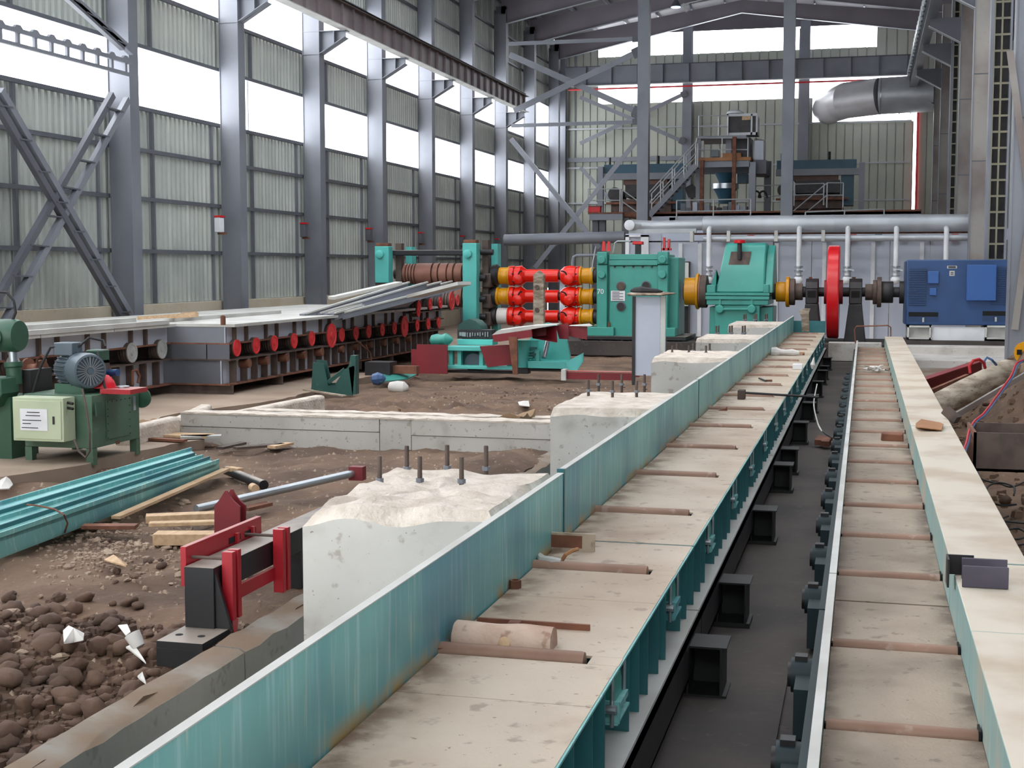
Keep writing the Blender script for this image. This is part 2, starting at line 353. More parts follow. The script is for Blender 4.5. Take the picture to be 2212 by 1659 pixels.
obj('soil_heap', B().grid(1.05, 8.8, 5.0, 32, 90, 240, lambda x, y: (x, y, hr(x, y)), skirt=-1.4), M['dirt'], fl)
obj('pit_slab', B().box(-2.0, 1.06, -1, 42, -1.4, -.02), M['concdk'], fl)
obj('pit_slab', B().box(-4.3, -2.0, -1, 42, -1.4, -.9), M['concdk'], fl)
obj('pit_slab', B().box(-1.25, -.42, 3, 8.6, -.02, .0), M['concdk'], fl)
obj('machine_slab', B().box(-18.2, 9, 42, 82, -1.4, .02), M['slab'], fl)
# concrete slab under the hydraulic unit, with broken edge
def slab(pts, z0, z1, nm, m, jit=.05, par=None, **k):
    out = []
    n = len(pts)
    for i in range(n):
        a = V(pts[i]+(0,)); b2 = V(pts[(i+1) % n]+(0,)); L = (b2-a).length; m2 = max(1, int(L/.3))
        for j in range(m2):
            p = a+(b2-a)*j/m2; out.append((p.x+random.uniform(-jit, jit), p.y+random.uniform(-jit, jit)))
    return obj(nm, B().pxy(out, z0, z1), m, par, **k)
slab([(-18, 8), (-10.3, 13.9), (-9.75, 14.9), (-9.45, 18.2), (-9.95, 18.75), (-11.4, 19.8), (-11.6, 21.5), (-11.15, 22.6), (-10.75, 24.3), (-11.0, 26.5), (-11.2, 31), (-18, 31)], -.3, .09, 'concrete_slab', M['slab'], .09, label='broken edged concrete slab under the green hydraulic unit and roller conveyors', cat='slab')
# ================================================================ left columns
ordl = ['out of frame', 'nearest, at the left edge', 'nearest with cross bracing on its left', 'second', 'third', 'fourth', 'fifth', 'sixth', 'seventh, where the crane girder ends', 'eighth', 'ninth, beside the corner']
def lcol(yc, lab, corb):
    t = thing('steel_column', (LX-.3, yc, 0), lab, 'column', 'columns along the left wall')
    obj('web', B().box(LX-.58, LX-.02, yc-.01, yc+.01, 0, 15.6), M['grey'], t)
    obj('flange', B().box(LX-.02, LX, yc-.22, yc+.22, 0, 15.4), M['grey'], t)
    obj('flange', B().box(LX-.6, LX-.58, yc-.22, yc+.22, 0, 15.4), M['grey'], t)
    # web faced with a plate between the flanges, set back a little
    obj('face_plate', B().box(LX-.58, LX-.02, yc-.19, yc-.17, 0, 15.2), M['grey'], t)
    obj('base_plate', B().box(LX-.75, LX+.15, yc-.35, yc+.35, 0, .06), M['greydk'], t)
    if corb:
        z = 10.35
        c = obj('corbel', B().pxz([(LX, z-.72), (LX+.22, z-.62), (LX+.86, z-.2), (LX+.86, z), (LX, z)], yc-.01, yc+.01), M['grey'], t)
        obj('corbel_flange', B().box(LX-.58, LX+.9, yc-.2, yc+.2, z, z+.02), M['grey'], c)
        b = B().beam((LX-.02, yc, z-.72), (LX+.88, yc, z-.2), .4, .02); b.box(LX-.58, LX, yc-.21, yc-.18, z-.74, z-.72); obj('corbel_flange', b, M['grey'], c)
        obj('stiffener', B().box(LX+.5, LX+.52, yc-.2, yc+.2, z-.42, z), M['grey'], c)
    return t
cols = []
for k, yc in enumerate(YC):
    if k == 0: continue
    lab = ('grey steel column against the left wall, %s' % ordl[k]) if k < 3 else 'grey steel column against the left wall, %s from the cross bracing' % ordl[k]
    lcol(yc, lab, 1 < k < 9)
lcol(79.1+1.9, 'grey steel column in the far left corner of the hall', False)
# crane girder
g = thing('crane_girder', (-16.6, 50, 10.37), 'long dark riveted crane girder running along the left columns', 'girder')
obj('web', B().box(-16.61, -16.59, 18, 67.2, 10.4, 11.15), M['gird'], g)
obj('bottom_flange', B().box(-16.78, -16.42, 18, 67.2, 10.37, 10.4), M['flange'], g); obj('top_flange', B().box(-16.78, -16.42, 18, 67.2, 11.13, 11.16), M['rustdk'], g)
st = obj('stiffener', B().box(-16.59, -16.5, 31, 31.03, 10.4, 11.13), M['gird'], g)
for k in range(1, 36): again(st, (0, k*1.02, 0))
obj('crane_rail', B().ibeam((-16.6, 18, 11.23), (-16.6, 67.2, 11.23), .1, .13), M['blackm'], g)
# ---- X bracing of the first bay
def lattice(name, pa, pb, off, nb, lab, par=None, wch=.13):
    t = thing(name, (pa+pb)/2, lab, 'brace', 'braces of the first left bay')
    for s, nm in ((0, 'chord'), (1, 'chord')):
        obj(nm, B().beam(pa+off*s, pb+off*s, .16, wch, (1,0,0) if abs((pb-pa).x) < .1 else (0,0,1)), M['greydk' if s else 'grey'], t)
    for i in range(nb):
        q = pa+(pb-pa)*((i+.5)/nb); obj('batten', B().beam(q, q+off, .03, .16, (1,0,0)), M['greydk'], t)
    return t
xb = LX+.12
lattice('lattice_brace', AX(8, 700, xb), AX(275, 215, xb), AX(-45, 700, xb)-AX(0, 700, xb), 8, 'grey latticed brace leaning right, foot by the green machine at far left')
lattice('lattice_brace', AX(292, 700, xb+.02), AX(0, 195, xb+.02), V((0,-.42,0)), 8, 'grey latticed brace leaning left, foot beside the first full column')
lattice('lattice_brace', AX(284, 112, xb), AX(150, -10, xb), V((0,-.4,.05)), 4, 'short grey latticed knee brace at the top left')
t = thing('castellated_beam', AX(140, 125, xb), 'slim grey beam with round holes across the leftmost window', 'beam')
a0 = AX(-20, 88, xb); a1 = AX(285, 158, xb); a0.z = a1.z = (a0.z+a1.z)/2
obj('chord', B().beam(a0, a1, .08, .08), M['grey'], t); obj('chord', B().beam(a0+V((0,0,.3)), a1+V((0,0,.3)), .08, .1), M['grey'], t)
for i in range(9):
    q = a0+(a1-a0)*((i+.5)/9); obj('post', B().box(q.x-.03, q.x+.03, q.y-.05, q.y+.05, q.z+.04, q.z+.25), M['grey'], t)
    obj('cleat', B().pyz([(q.y-.15, q.z+.35), (q.y+.15, q.z+.35), (q.y+.06, q.z+.42), (q.y-.06, q.z+.42)], q.x-.04, q.x+.04), M['grey'], t)
# wall lamps/boxes on the left columns
for k, yc in enumerate(YC[3:9]):
    z = 3.62; yc -= .75; t = thing('floodlight', (LX+.05, yc-.5, z), 'small box floodlight on the left wall beside the %s column from the bracing' % ('second','third','fourth','fifth','sixth','seventh')[k], 'floodlight', 'floodlights on the left columns')
    obj('housing', B().box(LX-.3, LX-.12, yc-.55, yc-.28, z, z+.42), M['white'] if k == 0 else M['greydk'], t, bevel=.02)
    obj('visor', B().box(LX-.3, LX-.1, yc-.56, yc-.27, z+.42, z+.47), M['red'], t); obj('bracket', B().box(LX-.3, LX-.08, yc-.36, yc-.22, z-.06, z), M['rust'], t)
# ================================================================ right columns
YR = [77.0, 70.2, 62.5, 56.2, 49.0, 42.6, 35.3]; XR = 3.4
nmR = ['seventh', 'sixth', 'fifth', 'fourth', 'third', 'second', 'first']
for k, y in enumerate(YR):
    laced = k in (2, 5)
    t = thing('steel_column', (XR+.25, y, 0), ('latticed column with ladder like battens, right row, %s from the camera' if laced else 'plain stained box column in the right row, %s from the camera') % nmR[k], 'column', 'columns of the right row')
    if laced:
        obj('leg', B().box(XR, XR+.1, y-.05, y+.35, 0, 15), M['grey'], t); obj('leg', B().box(XR+.54, XR+.6, y-.05, y+.35, 0, 15), M['grey'], t)
        obj('middle_bar', B().box(XR+.29, XR+.34, y-.05, y, 0, 15), M['cream'], t); obj('edge_strip', B().box(XR+.1, XR+.125, y-.07, y-.03, 0, 15), M['cream'], t)
        r = obj('batten', B().box(XR+.12, XR+.54, y-.03, y, .5, .56), M['cream'], t)
        for i in range(1, 31): again(r, (0, 0, i*.465))
        obj('dark_gap_sheet', B().box(XR+.1, XR+.54, y+.28, y+.3, 0, 15), M['blackm'], t)  # dark sheet standing in for the dim background between the battens
    else:
        m = M['grey'] if k == 6 else M['warm']
        obj('shaft', B().box(XR+.02, XR+.48 if k < 6 else XR+.9, y-.03, y+.35, 0, 15.3), m, t)
        obj('flange', B().box(XR-.01, XR+.02, y-.06, y+.4, 0, 15.3), M['grey'], t)
        for zz in (6.2, 9.1): obj('splice_plate', B().box(XR+.02, XR+.48, y-.045, y-.03, zz, zz+.03), M['greydk'], t)
        obj('base_plate', B().box(XR-.1, XR+.6, y-.15, y+.5, 0, .05), M['greydk'], t)
    c = obj('corbel', B().pxz([(XR, 11.3), (XR-1.15, 11.95), (XR-1.15, 12.25), (XR, 12.25)], y, y+.03), M['greydk'], t)
    obj('corbel_flange', B().beam((XR, y+.1, 11.28), (XR-1.2, y+.1, 11.95), .35, .03), M['rail'], c)
g = thing('crane_girder', (2.3, 50, 12.2), 'dark crane girder with clamps running high along the right columns', 'girder')
obj('web', B().box(2.29, 2.31, 30, 77.5, 12.27, 12.95), M['greydk'], g); obj('bottom_flange', B().box(2.1, 2.5, 30, 77.5, 12.24, 12.27), M['grey'], g); obj('top_flange', B().box(2.05, 2.55, 30, 77.5, 12.95, 12.98), M['greydk'], g)
c = obj('rail_clamp', B().box(1.98, 2.12, 33, 33.35, 12.85, 13.2), M['zinc'], g)
for k in range(1, 40): again(c, (0, k*1.12, 0))
st = obj('stiffener', B().box(2.1, 2.29, 33, 33.03, 12.27, 12.95), M['greydk'], g)
for k in range(1, 40): again(st, (0, k*1.12, 0))
t = thing('knee_brace', AY(2190, 300, 35.1), 'pale flat brace crossing the blue grey column at the right edge', 'brace')
for a, b2 in (((2182, 110), (2245, 600)), ((2232, 400), (2192, 712))):
    obj('bar', B().beam(AY(*a, 35.15), AY(*b2, 35.15), .16, .03, (0,1,0)), M['warm'], t)
# ================================================================ inner columns, cross girders, bracing
IY = 60.5
inner = []
for px, n in ((1390, 'left'), (1702, 'right')):
    x = AY(px, 300, IY).x
    t = thing('steel_column', (x, IY, 0), 'tall free standing grey column in front of the %s' % ('stair tower, crossed by bracing' if n == 'left' else 'right hand blue topped furnace bay'), 'column')
    obj('web', B().box(x-.2, x+.2, IY-.02, IY+.02, 0, 15.2), M['grey'], t); obj('face_flange', B().box(x-.25, x+.25, IY-.24, IY-.21, 0, 15.2), M['grey'], t); obj('back_flange', B().box(x-.25, x+.25, IY+.21, IY+.24, 0, 15.2), M['greydk'], t)
    obj('side_plate', B().box(x+.23, x+.25, IY-.21, IY+.21, 0, 15.2), M['greydk'], t)
for px, n in ((1484, 'left'), (1736, 'right')):
    x = AY(px, 300, 80.6).x
    t = thing('steel_column', (x, 80.6, 0), 'grey column against the back wall, %s one' % n, 'column', 'columns on the back wall')
    obj('web', B().box(x-.02, x+.02, 80.45, 80.9, 0, 16.6), M['grey'], t); obj('flange', B().box(x-.27, x+.27, 80.42, 80.45, 0, 16.6), M['grey'], t); obj('flange', B().box(x-.27, x+.27, 80.9, 80.93, 0, 16.6), M['grey'], t)
g = thing('cross_girder', (-6, 79.5, 13.2), 'deep grey crane girder spanning the back wall between window strips', 'girder')
obj('web', B().box(-17.2, 2.9, 79.5, 79.52, 13.25, 14.3), M['grey'], g); obj('top_flange', B().box(-17.2, 2.9, 79.35, 79.7, 14.3, 14.34), M['greydk'], g); obj('bottom_flange', B().box(-17.2, 2.9, 79.35, 79.7, 13.2, 13.25), M['rail'], g)
st = obj('stiffener', B().box(-16, -15.97, 79.36, 79.5, 13.25, 14.3), M['grey'], g)
for k in range(1, 13): again(st, (k*1.5, 0, 0))
obj('conduit', B().cyl((-17, 79.3, 13.0), (2.9, 79.3, 13.0), .05, 8), M['redplate'], g)
def brace(p, q, Y, wd, lab, m='grey', grp='braces at the back of the hall'):
    a = AY(*p, Y); b2 = AY(*q, Y); t = thing('brace', (a+b2)/2, lab, 'brace', grp)
    obj('angle_leg', B().beam(a, b2, .02, wd, (0,0,1)), M[m], t)
    d = (b2-a).normalized(); n = d.cross(V((0,1,0))).normalized()
    if n.z < 0: n = -n
    obj('angle_leg', B().beam(a+n*wd/2+V((0,.08,0)), b2+n*wd/2+V((0,.08,0)), .02, .16, V((0,1,0))), M['rail'], t)
    obj('end_plate', B().beam(b2-d*.25, b2+d*.1, .03, wd*1.7), M['greydk'], t)
    return t
brace((1110, 240), (1378, 112), 60.6, .26, 'thick grey brace rising right from the crane girder end to the inner column')
brace((1100, 118), (1378, 242), 60.8, .26, 'thick grey brace falling right from the left wall to the inner column')
brace((1104, 272), (1378, 263), 60.7, .16, 'level grey strut joining the left wall to the inner column, lower one')
brace((1098, 95), (1378, 84), 60.7, .16, 'level grey strut joining the left wall to the inner column, upper one')
brace((1103, 300), (1302, 545), 60.3, .2, 'long grey brace falling right towards the green pinion stand')
brace((1378, 300), (1148, 588), 60.4, .2, 'long grey brace falling left behind the red cardan shafts')
brace((1253, 210), (1378, 262), 80.2, .22, 'upper falling brace on the back wall left of the inner column')
brace((1253, 310), (1480, 202), 80.3, .22, 'rising brace on the back wall behind the inner column')
brace((1403, 274), (1476, 306), 80.2, .22, 'short falling brace on the back wall right of the inner column')
brace((1253, 362), (1340, 455), 80.2, .2, 'small falling brace low on the back wall by the corner')
t = thing('roof_strut', AY(1480, 12, 60.5), 'short pale strut hanging under the roof ridge beside a lamp', 'strut'); obj('bar', B().beam(AY(1476, 8, 62), AY(1484, 26, 62), .15, .1), M['flange'], t)
t = thing('ceiling_lamp', AY(1460, 14, 62), 'round blue white high bay lamp lit under the roof', 'lamp'); p = AY(1460, 14, 62)
obj('shade', B().lathe(p+V((0,0,-.02)), (0,0,1), [(0, .24), (.1, .2), (.3, .07), (.45, .05)]), M['greydk'], t); obj('lens', B().cyl(p+V((0,0,-.05)), p+V((0,0,-.02)), .21, 20), M['lamp'], t)
# big duct on the back wall
t = thing('exhaust_duct', (1, 78.3, 11), 'fat silver exhaust duct coming in through the back wall window', 'duct')
dp = [(-2.6, 83.5, 11.6), (-2.1, 80.6, 11.75), (-1.2, 78.7, 11.85), (.6, 78, 11.95), (2.2, 77.8, 11.97), (3.35, 77.8, 11.97)]
obj('elbow', B().tube(dp[:4], [.8, .92, .98, .98], 28), M['piped'], t); obj('straight_run', B().tube(dp[3:], .98, 28), M['pipe'], t)
for x in (.6, 1.6, 2.2): obj('band', B().cyl((x, 78, 11.95), (x+.06, 78, 11.95), 1.0, 28), M['zinc'], t)
obj('vertical_bar', B().box(2.66, 2.78, 80.9, 81.1, 4, 16.4), M['redplate'], wb)
# ================================================================ trench walls and foundation blocks
def rough_edge(y0, y1, x, z, n, j): return [(x+random.uniform(-j, j), y0+(y1-y0)*i/n, z) for i in range(n+1)]
cb = thing('trench_wall', (-4.15, 10, -1), 'long grey concrete trench wall topped with soil, lower left foreground', 'concrete wall')
for i, (y0, y1) in enumerate(((2.5, 5.6), (5.62, 8.4), (8.42, 11.6), (11.62, 15.6), (15.62, 19.0))):
    b = B(); n = 14; 
    prof = [(-4.05, -1.2), (-4.05, -.02), (-4.09, .0), (-4.27, .02), (-4.3, -1.2)]; vs = []
    for k in range(n+1):
        y = y0+(y1-y0)*k/n
        for q, (x, z) in enumerate(prof): vs.append((x+(.012*gn(y*3, q, 1)+(-.05*abs(gn(y*2, q+5)) if q == 3 else 0) if q > 0 else 0), y, z+(.03*gn(y*4, q*3) if q in (1,2,3) else 0)))
    m = len(prof); fs = [(k*m+q, (k+1)*m+q, (k+1)*m+q+1, k*m+q+1) for k in range(n) for q in range(m-1)]
    b.add(vs, fs); b.f += [tuple(range(m)), tuple(range(n*m, n*m+m))[::-1]]
    obj('wall_section', b, M['curb'], cb)
t = thing('concrete_beam', (-7, 18.9, 0), 'long low pale concrete beam crossing the soil behind the first foundation block', 'concrete beam')
xs = [-10.05, -6.75, -6.72, -6.2, -6.17, -4.1]
obj('lower_course', B().box(-10.05, -6.85, 18.8, 19.15, -.5, .2), M['conc'], t); obj('upper_course', B().box(-10.05, -6.85, 18.79, 19.15, .21, .42), M['conc'], t)
obj('end_block', B().box(-6.84, -6.36, 18.8, 19.15, -.5, .41), M['conc'], t)
obj('lower_course', B().box(-6.35, -4.1, 18.8, 19.15, -.5, .17), M['conc'], t); obj('upper_course', B().box(-6.35, -4.1, 18.785, 19.15, .18, .41), M['conc'], t)
b = B().grid(-10.05, -4.1, 18.78, 19.16, 60, 4, lambda x, y: (x, y, .425+.02*gn(x, y, 5)), skirt=.4); obj('ragged_cap', b, M['concchip'], t)
t = thing('concrete_beam', (-7, 20, 0), 'second pale concrete strip just behind the long low beam', 'concrete beam')
obj('strip', B().box(-9.6, -4.3, 20.0, 20.25, -.3, .34), M['conc'], t); obj('ragged_cap', B().grid(-9.6, -4.3, 19.98, 20.26, 50, 3, lambda x, y: (x, y, .35+.03*gn(x, y, 4)), skirt=.33), M['concchip'], t)
t = thing('concrete_kerb', (-10.3, 20, 0), 'ragged concrete slab edge running back from the left end of the low beam', 'kerb')
for i, (a, b2) in enumerate((((-10.1, 18.8), (-10.5, 20.5)), ((-9.7, 19.6), (-9.3, 22.5)), ((-10.2, 17.3), (-10.1, 18.7)))):
    obj('kerb_piece', B().beam((a[0], a[1], .12), (b2[0], b2[1], .16), .22, .42), M['concchip'], t, bevel=.05)
def block(x0, x1, y0, y1, zt, chip, lab, hgt=-1.2, seam=None):
    t = thing('foundation_block', ((x0+x1)/2, y0, -.9), lab, 'concrete block', 'anchor bolt foundation blocks')
    nx, nz = 22, 14; b = B(); h = zt-hgt
    # closed body: front, left, back, right walls with a chipped crown, then rough top
    per = []
    for i in range(nx): per.append((x0+(x1-x0)*i/nx, y0))
    for i in range(nx): per.append((x1, y0+(y1-y0)*i/nx))
    for i in range(nx): per.append((x1-(x1-x0)*i/nx, y1))
    for i in range(nx): per.append((x0, y1-(y1-y0)*i/nx))
    P = len(per); cx, cy = (x0+x1)/2, (y0+y1)/2; vs = []
    lev = [hgt, zt-.25, zt-.075, zt-.045, zt]
    for li, z in enumerate(lev):
        for (x, y) in per:
            r = 0; dz = 0
            if li >= 2:
                q = .5+.5*gn(x*2.1, y*2.1, 1); e = {2: .0, 3: .45, 4: 1.0}[li]; r = chip*e*(.35+q); dz = chip*.25*gn(x*3, y*3, 1.3)
                if li == 2: dz = chip*.6*(gn(x*2.6, y*1.7, 1))
                # break the left front corner away
                k = math.exp(-((x-x0)**2+(y-y0)**2)/.02); r += chip*.35*k*e; dz -= chip*.3*k
            vs.append((x+(cx-x)/max(.01, abs(cx-x)+abs(cy-y))*r, y+(cy-y)/max(.01, abs(cx-x)+abs(cy-y))*r, z+dz))
    fs = [(l*P+i, l*P+(i+1) % P, (l+1)*P+(i+1) % P, (l+1)*P+i) for l in range(4) for i in range(P)]
    body = B().add(vs[:3*P], fs[:2*P]); obj('body', body, M['conc'], t)
    crown = B().add(vs[2*P:], [tuple(i for i in f) for f in [(l*P+i, l*P+(i+1) % P, (l+1)*P+(i+1) % P, (l+1)*P+i) for l in range(2) for i in range(P)]])
    ring = vs[4*P:]; n0 = len(crown.v); K = 7
    for k in range(1, K+1):
        for p in ring: f = k/K; crown.v.append(V((p[0]+(cx-p[0])*f, p[1]+(cy-p[1])*f, p[2]+(zt-p[2])*f+chip*.3*gn(p[0]+(cx-p[0])*f, p[1]+(cy-p[1])*f, 7))))
    for k in range(K):
        a = (2*P if k == 0 else n0+(k-1)*P); c = n0+k*P
        crown.f += [(a+i, a+(i+1) % P, c+(i+1) % P, c+i) for i in range(P)]
    obj('broken_crown', crown, M['concchip'], t)
    if seam: obj('joint', B().box(seam-.006, seam+.006, y0-.004, y0, hgt, zt-.3), M['curb'], t)
    return t
blk = [(-3.16, -1.99, 7.35, 8.95, 1.22, .13, 'big pale broken topped concrete block in the foreground beside the teal guard wall'),
       (-3.06, -1.99, 13.45, 15.3, 1.2, .05, 'second pale concrete block along the teal wall, with tall bolts'),
       (-3.25, -1.99, 21.5, 23.4, 1.2, .06, 'third pale concrete block along the teal wall, pitted with dark marks'),
       (-3.25, -1.99, 27.4, 29.4, 1.2, .03, 'fourth pale concrete block along the teal wall, three bolt pairs'),
       (-3.3, -1.99, 34.6, 36.8, 1.2, .03, 'fifth and farthest pale concrete block along the teal wall')]
for x0, x1, y0, y1, z, c, lab in blk: block(x0, x1, y0, y1, z, c, lab, -.9, seam=-2.35 if y0 > 20 and y0 < 24 else None)
def bolt(x, y, z0, h, r, nut, lab, grp, up=0):
    t = thing('anchor_bolt', (x, y, z0-.05), lab, 'bolt', grp)
    prof = [(0, r)]; k = 0; L = h+.05
    while k < 9: prof += [(L*.5+L*.45*k/9, r), (L*.5+L*.45*(k+.5)/9, r*.93)]; k += 1
    prof += [(L-.008, r), (L, r*.8)]
    obj('shank', B().lathe((x, y, z0-.05), (0,0,1), prof, 14), M['rustdk'], t)
    if nut: obj('nut', B().cyl((x, y, z0+up), (x, y, z0+up+r*1.7), r*1.75, 6), M['grey'], t)
B1 = [(820,1050),(907,1050),(997,1052),(879,1024),(966,1022),(1050,1024)]
for i, (a, b2) in enumerate(B1):
    p = AZ(a, b2, 1.2); row = 'front' if i < 3 else 'back'; q = ('left','middle','right')[i % 3]
    bolt(p.x, p.y, 1.225, .17, .016, True, '%s bolt of the %s row on the nearest concrete block, hex nut at its foot' % (q, row), 'bolts on the nearest block')
def boltrow(pts, z, h, r, nm, grp, up=.03):
    for i, (a, b2) in enumerate(pts):
        p = AZ(a, b2, z); n = len(pts)//2; row = 'front' if i < n else 'back'; q = ('left','middle','right')[i % 3]
        bolt(p.x, p.y, z-.02, h, r, True, '%s bolt of the %s row standing on the %s concrete block' % (q, row, nm), grp, up)
boltrow([(1271,856),(1323,858),(1375,858),(1293,842),(1343,842),(1392,842)], 1.2, .2, .016, 'second', 'bolts on the second block', .07)
boltrow([(1452,762),(1488,762),(1525,762),(1462,757),(1497,757),(1533,757)], 1.2, .14, .018, 'third', 'bolts on the third block', .0)
boltrow([(1547,720),(1576,720),(1604,720),(1552,719),(1581,719),(1609,719)], 1.2, .18, .02, 'fourth', 'bolts on the fourth block', .0)
boltrow([(1607,691),(1630,691),(1653,691),(1611,690),(1634,690),(1657,690)], 1.2, .17, .022, 'fifth', 'bolts on the fifth block', .0)
for px, py in ((1090,1051),(1112,1053)):
    p = AZ(px, py, 1.2); r = B().cyl(p, p+V((0,0,.02)), .03, 6)
    obj('loose_nut', r, M['rust'], label='rusty loose nut lying on the nearest concrete block, %s one' % ('left' if px < 1100 else 'right'), cat='nut', group='loose nuts on the nearest block')
# ================================================================ left roller table (five sections)
DX0, DX1, DZ = -1.9, -1.045, .8; JY = [1.14, 8.79, 16.44, 24.1, 31.75, 39.4]
secn = ['nearest, filling the bottom of the picture', 'second from the camera', 'third from the camera', 'fourth from the camera', 'fifth and farthest, with an end plate']
for s in range(5):
    y0, y1 = JY[s]+.015, JY[s+1]-.015
    t = thing('roller_table', (-1.47, y0, 0), 'teal sided roller table section with dusty deck, %s' % secn[s], 'roller table', 'sections of the left roller table')
    obj('guard_wall', B().box(-1.94, -1.91, y0, y1, .75, 1.265 if s else 1.245), M['tealw'], t)
    obj('guard_cap', B().box(-1.946, -1.905, y0, y1, 1.265 if s else 1.245, 1.27 if s else 1.25), M['flange'], t)
    if s: obj('end_rim', B().box(-1.955, -1.905, y0-.012, y0+.02, .74, 1.272).box(-1.955, DX1, y0-.012, y0+.02, .765, .797), M['tealdk'], t)
    if s: obj('wall_post', B().box(-1.99, -1.94, y0+.1, y0+.16, .4, 1.05), M['tealdk'], t)
    roll = [y0+1.13+1.89*k for k in range(4)]
    # deck plates: each span between rollers has a slot left open
    seams = [y0] + ([4.45, 5.4, 7.2] if s == 0 else []) + [y1]
    edges = sorted(set([y0, y1]+[r-.065 for r in roll]+[r+.065 for r in roll]+(seams if s == 0 else [])))
    a = y0
    for e in edges[1:]:
        mid = (a+e)/2
        if any(abs(mid-r) < .06 for r in roll): obj('deck_strip', B().box(-1.22+.03, DX1, a, e, .788, .8), M['deck'], t)
        else: obj('deck_plate', B().box(DX0, DX1-.004, a+.003, e-.003, .788, .8), M['deck'], t)
        a = e
    for r in roll: obj('roller', B().lathe((-1.93, r, .787), (1,0,0), [(0, .05), (.7, .05), (.715, .047), (.722, .02)], 20), M['roller'], t)
    obj('side_web', B().box(-1.3, -1.285, y0, y1, .42, .788), M['tealdk'], t)
    obj('left_web', B().box(-1.9, -1.885, y0, y1, .42, .788), M['tealdk'], t)
    obj('deck_edge', B().box(DX1-.004, DX1+.006, y0, y1, .786, .797), M['teal'], t)
    obj('lower_flange', B().box(-1.95, DX1+.04, y0, y1, .355, .375), M['flange'], t)
    pl = None
    for k in range(4):
        base = y0+1.89*k
        for off in (.12, .5, .78, 1.42, 1.72):
            yy = base+off
            if pl is None: pl = obj('stiffener', B().box(-1.285, DX1-.01, yy, yy+.014, .375, .788), M['tealdk'], t); p0 = yy
            else: again(pl, (0, yy-p0, 0))
        r = roll[k]; bk = obj('bearing_bracket', B().box(-1.2, DX1+.01, r-.15, r+.15, .6, .63).box(-1.2, DX1+.02, r-.15, r-.13, .56, .66), M['teal'], t)
        obj('bearing_housing', B().pyz([(r-.11, .63), (r-.11, .7), (r-.05, .77), (r+.05, .77), (r+.11, .7), (r+.11, .63)], -1.2, -1.06), M['tealmc'], bk)
        obj('tie_bolt', B().cyl((-1.055, r-.17, .55), (-1.055, r-.17, .79), .01, 8), M['zinc'], bk); obj('tie_bolt', B().cyl((-1.055, r+.14, .55), (-1.055, r+.14, .79), .01, 8), M['zinc'], bk); obj('grease_cup', B().cyl((-1.1, r-.2, .64), (-1.03, r-.2, .64), .02, 10), M['zinc'], bk)
        obj('drip_plate', B().box(-1.2, DX1+.015, r-.16, r+.16, .555, .565), M['teal'], bk)
    obj('base_beam', B().box(-1.02, -.985, y0, y1, .1, .35).box(-1.25, -.985, y0, y1, .335, .35).box(-1.25, -.985, y0, y1, .1, .115), M['blackm'], t)
    obj('base_beam', B().box(-1.95, -1.7, y0, y1, .1, .35), M['black'], t)
    for k in range(3 if s < 4 else 2):
        yy = y0+1.1+3.1*k-(.3 if s == 0 else 0)
        if yy < y1-.3: obj('support_stool', B().box(-1.05, -.76, yy, yy+.3, -.02, .015).box(-1.0, -.99, yy, yy+.3, .015, .3).box(-.8, -.785, yy, yy+.3, .015, .3).box(-1.05, -.76, yy, yy+.3, .3, .312).box(-1.0, -.8, yy+.28, yy+.3, 0, .3), M['stool'], t)
    if s == 4:
        obj('end_plate', B().box(-1.92, -1.03, y1-.02, y1, .75, 1.13), M['tealdk'], t)
# ================================================================ right roller trough
for s, (y0, y1) in enumerate(((1.2, 8.9), (8.93, 16.6), (16.63, 24.3), (24.33, 31.9), (31.93, 38.4))):
    nm = ['nearest, at the bottom right', 'second from the camera', 'third, with a fallen stone', 'fourth, with white gloves', 'farthest, below the bent rod'][s]
    t = thing('roller_trough', (.2, y0, 0), 'right hand roller trough section with pale box beam, %s' % nm, 'roller table', 'sections of the right roller trough')
    rs = [6.42+1.435*k+(.42 if 6.42+1.435*k > 8.5 else 0) for k in range(-4, 23)]; rs = [r for r in rs if y0+.1 < r < y1-.1]
    a = y0
    for r in rs+[None]:
        e = (r-.06) if r else y1
        if e-a > .05: obj('floor_plate', B().box(-.14, .56, a, e-.002, .455, .467), M['deckR'], t)
        if r: a = r+.06; obj('roller', B().cyl((-.13, r, .455), (.552, r, .455), .045, 18), M['roller'], t); obj('end_cap', B().box(.545, .556, r-.055, r+.055, .44, .51), M['dark'], t)
    obj('left_rail', B().box(-.155, -.143, y0, y1, .3, .63), M['beamtop'], t); obj('rail_flange', B().box(-.18, -.135, y0, y1, .63, .642), M['flange'], t)
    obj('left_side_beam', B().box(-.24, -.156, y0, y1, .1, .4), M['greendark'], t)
    bz = .76; cuts = [y0, y1] if s not in (0, 1, 2) else ([y0, 7.2, y1] if s == 0 else [y0, 11.3, y1] if s == 1 else [y0, 20.2, y1]); cuts = sorted(cuts)
    for i in range(len(cuts)-1): obj('box_beam', B().box(.562, 1.03, cuts[i]+.003, cuts[i+1]-.003, -.02, bz), M['beamtop'], t, bevel=.006)
    for r in rs:
        if r > 30: continue
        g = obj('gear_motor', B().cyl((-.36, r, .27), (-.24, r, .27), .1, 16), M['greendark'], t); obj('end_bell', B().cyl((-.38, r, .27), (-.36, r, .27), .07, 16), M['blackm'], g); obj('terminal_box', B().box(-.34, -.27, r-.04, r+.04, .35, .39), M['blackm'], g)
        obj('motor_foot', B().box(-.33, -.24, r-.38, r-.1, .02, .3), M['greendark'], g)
pts = [AY(1848, 742, 38.6), AY(1846, 712, 38.6), AY(1850, 705, 38.6), AY(1918, 703, 38.6), AY(1924, 707, 38.6), AY(1924, 727, 38.6)]
obj('bent_rod', B().tube(pts, .018), M['rust'], label='thin bent rod hoop standing at the far end of the right trough', cat='rod')
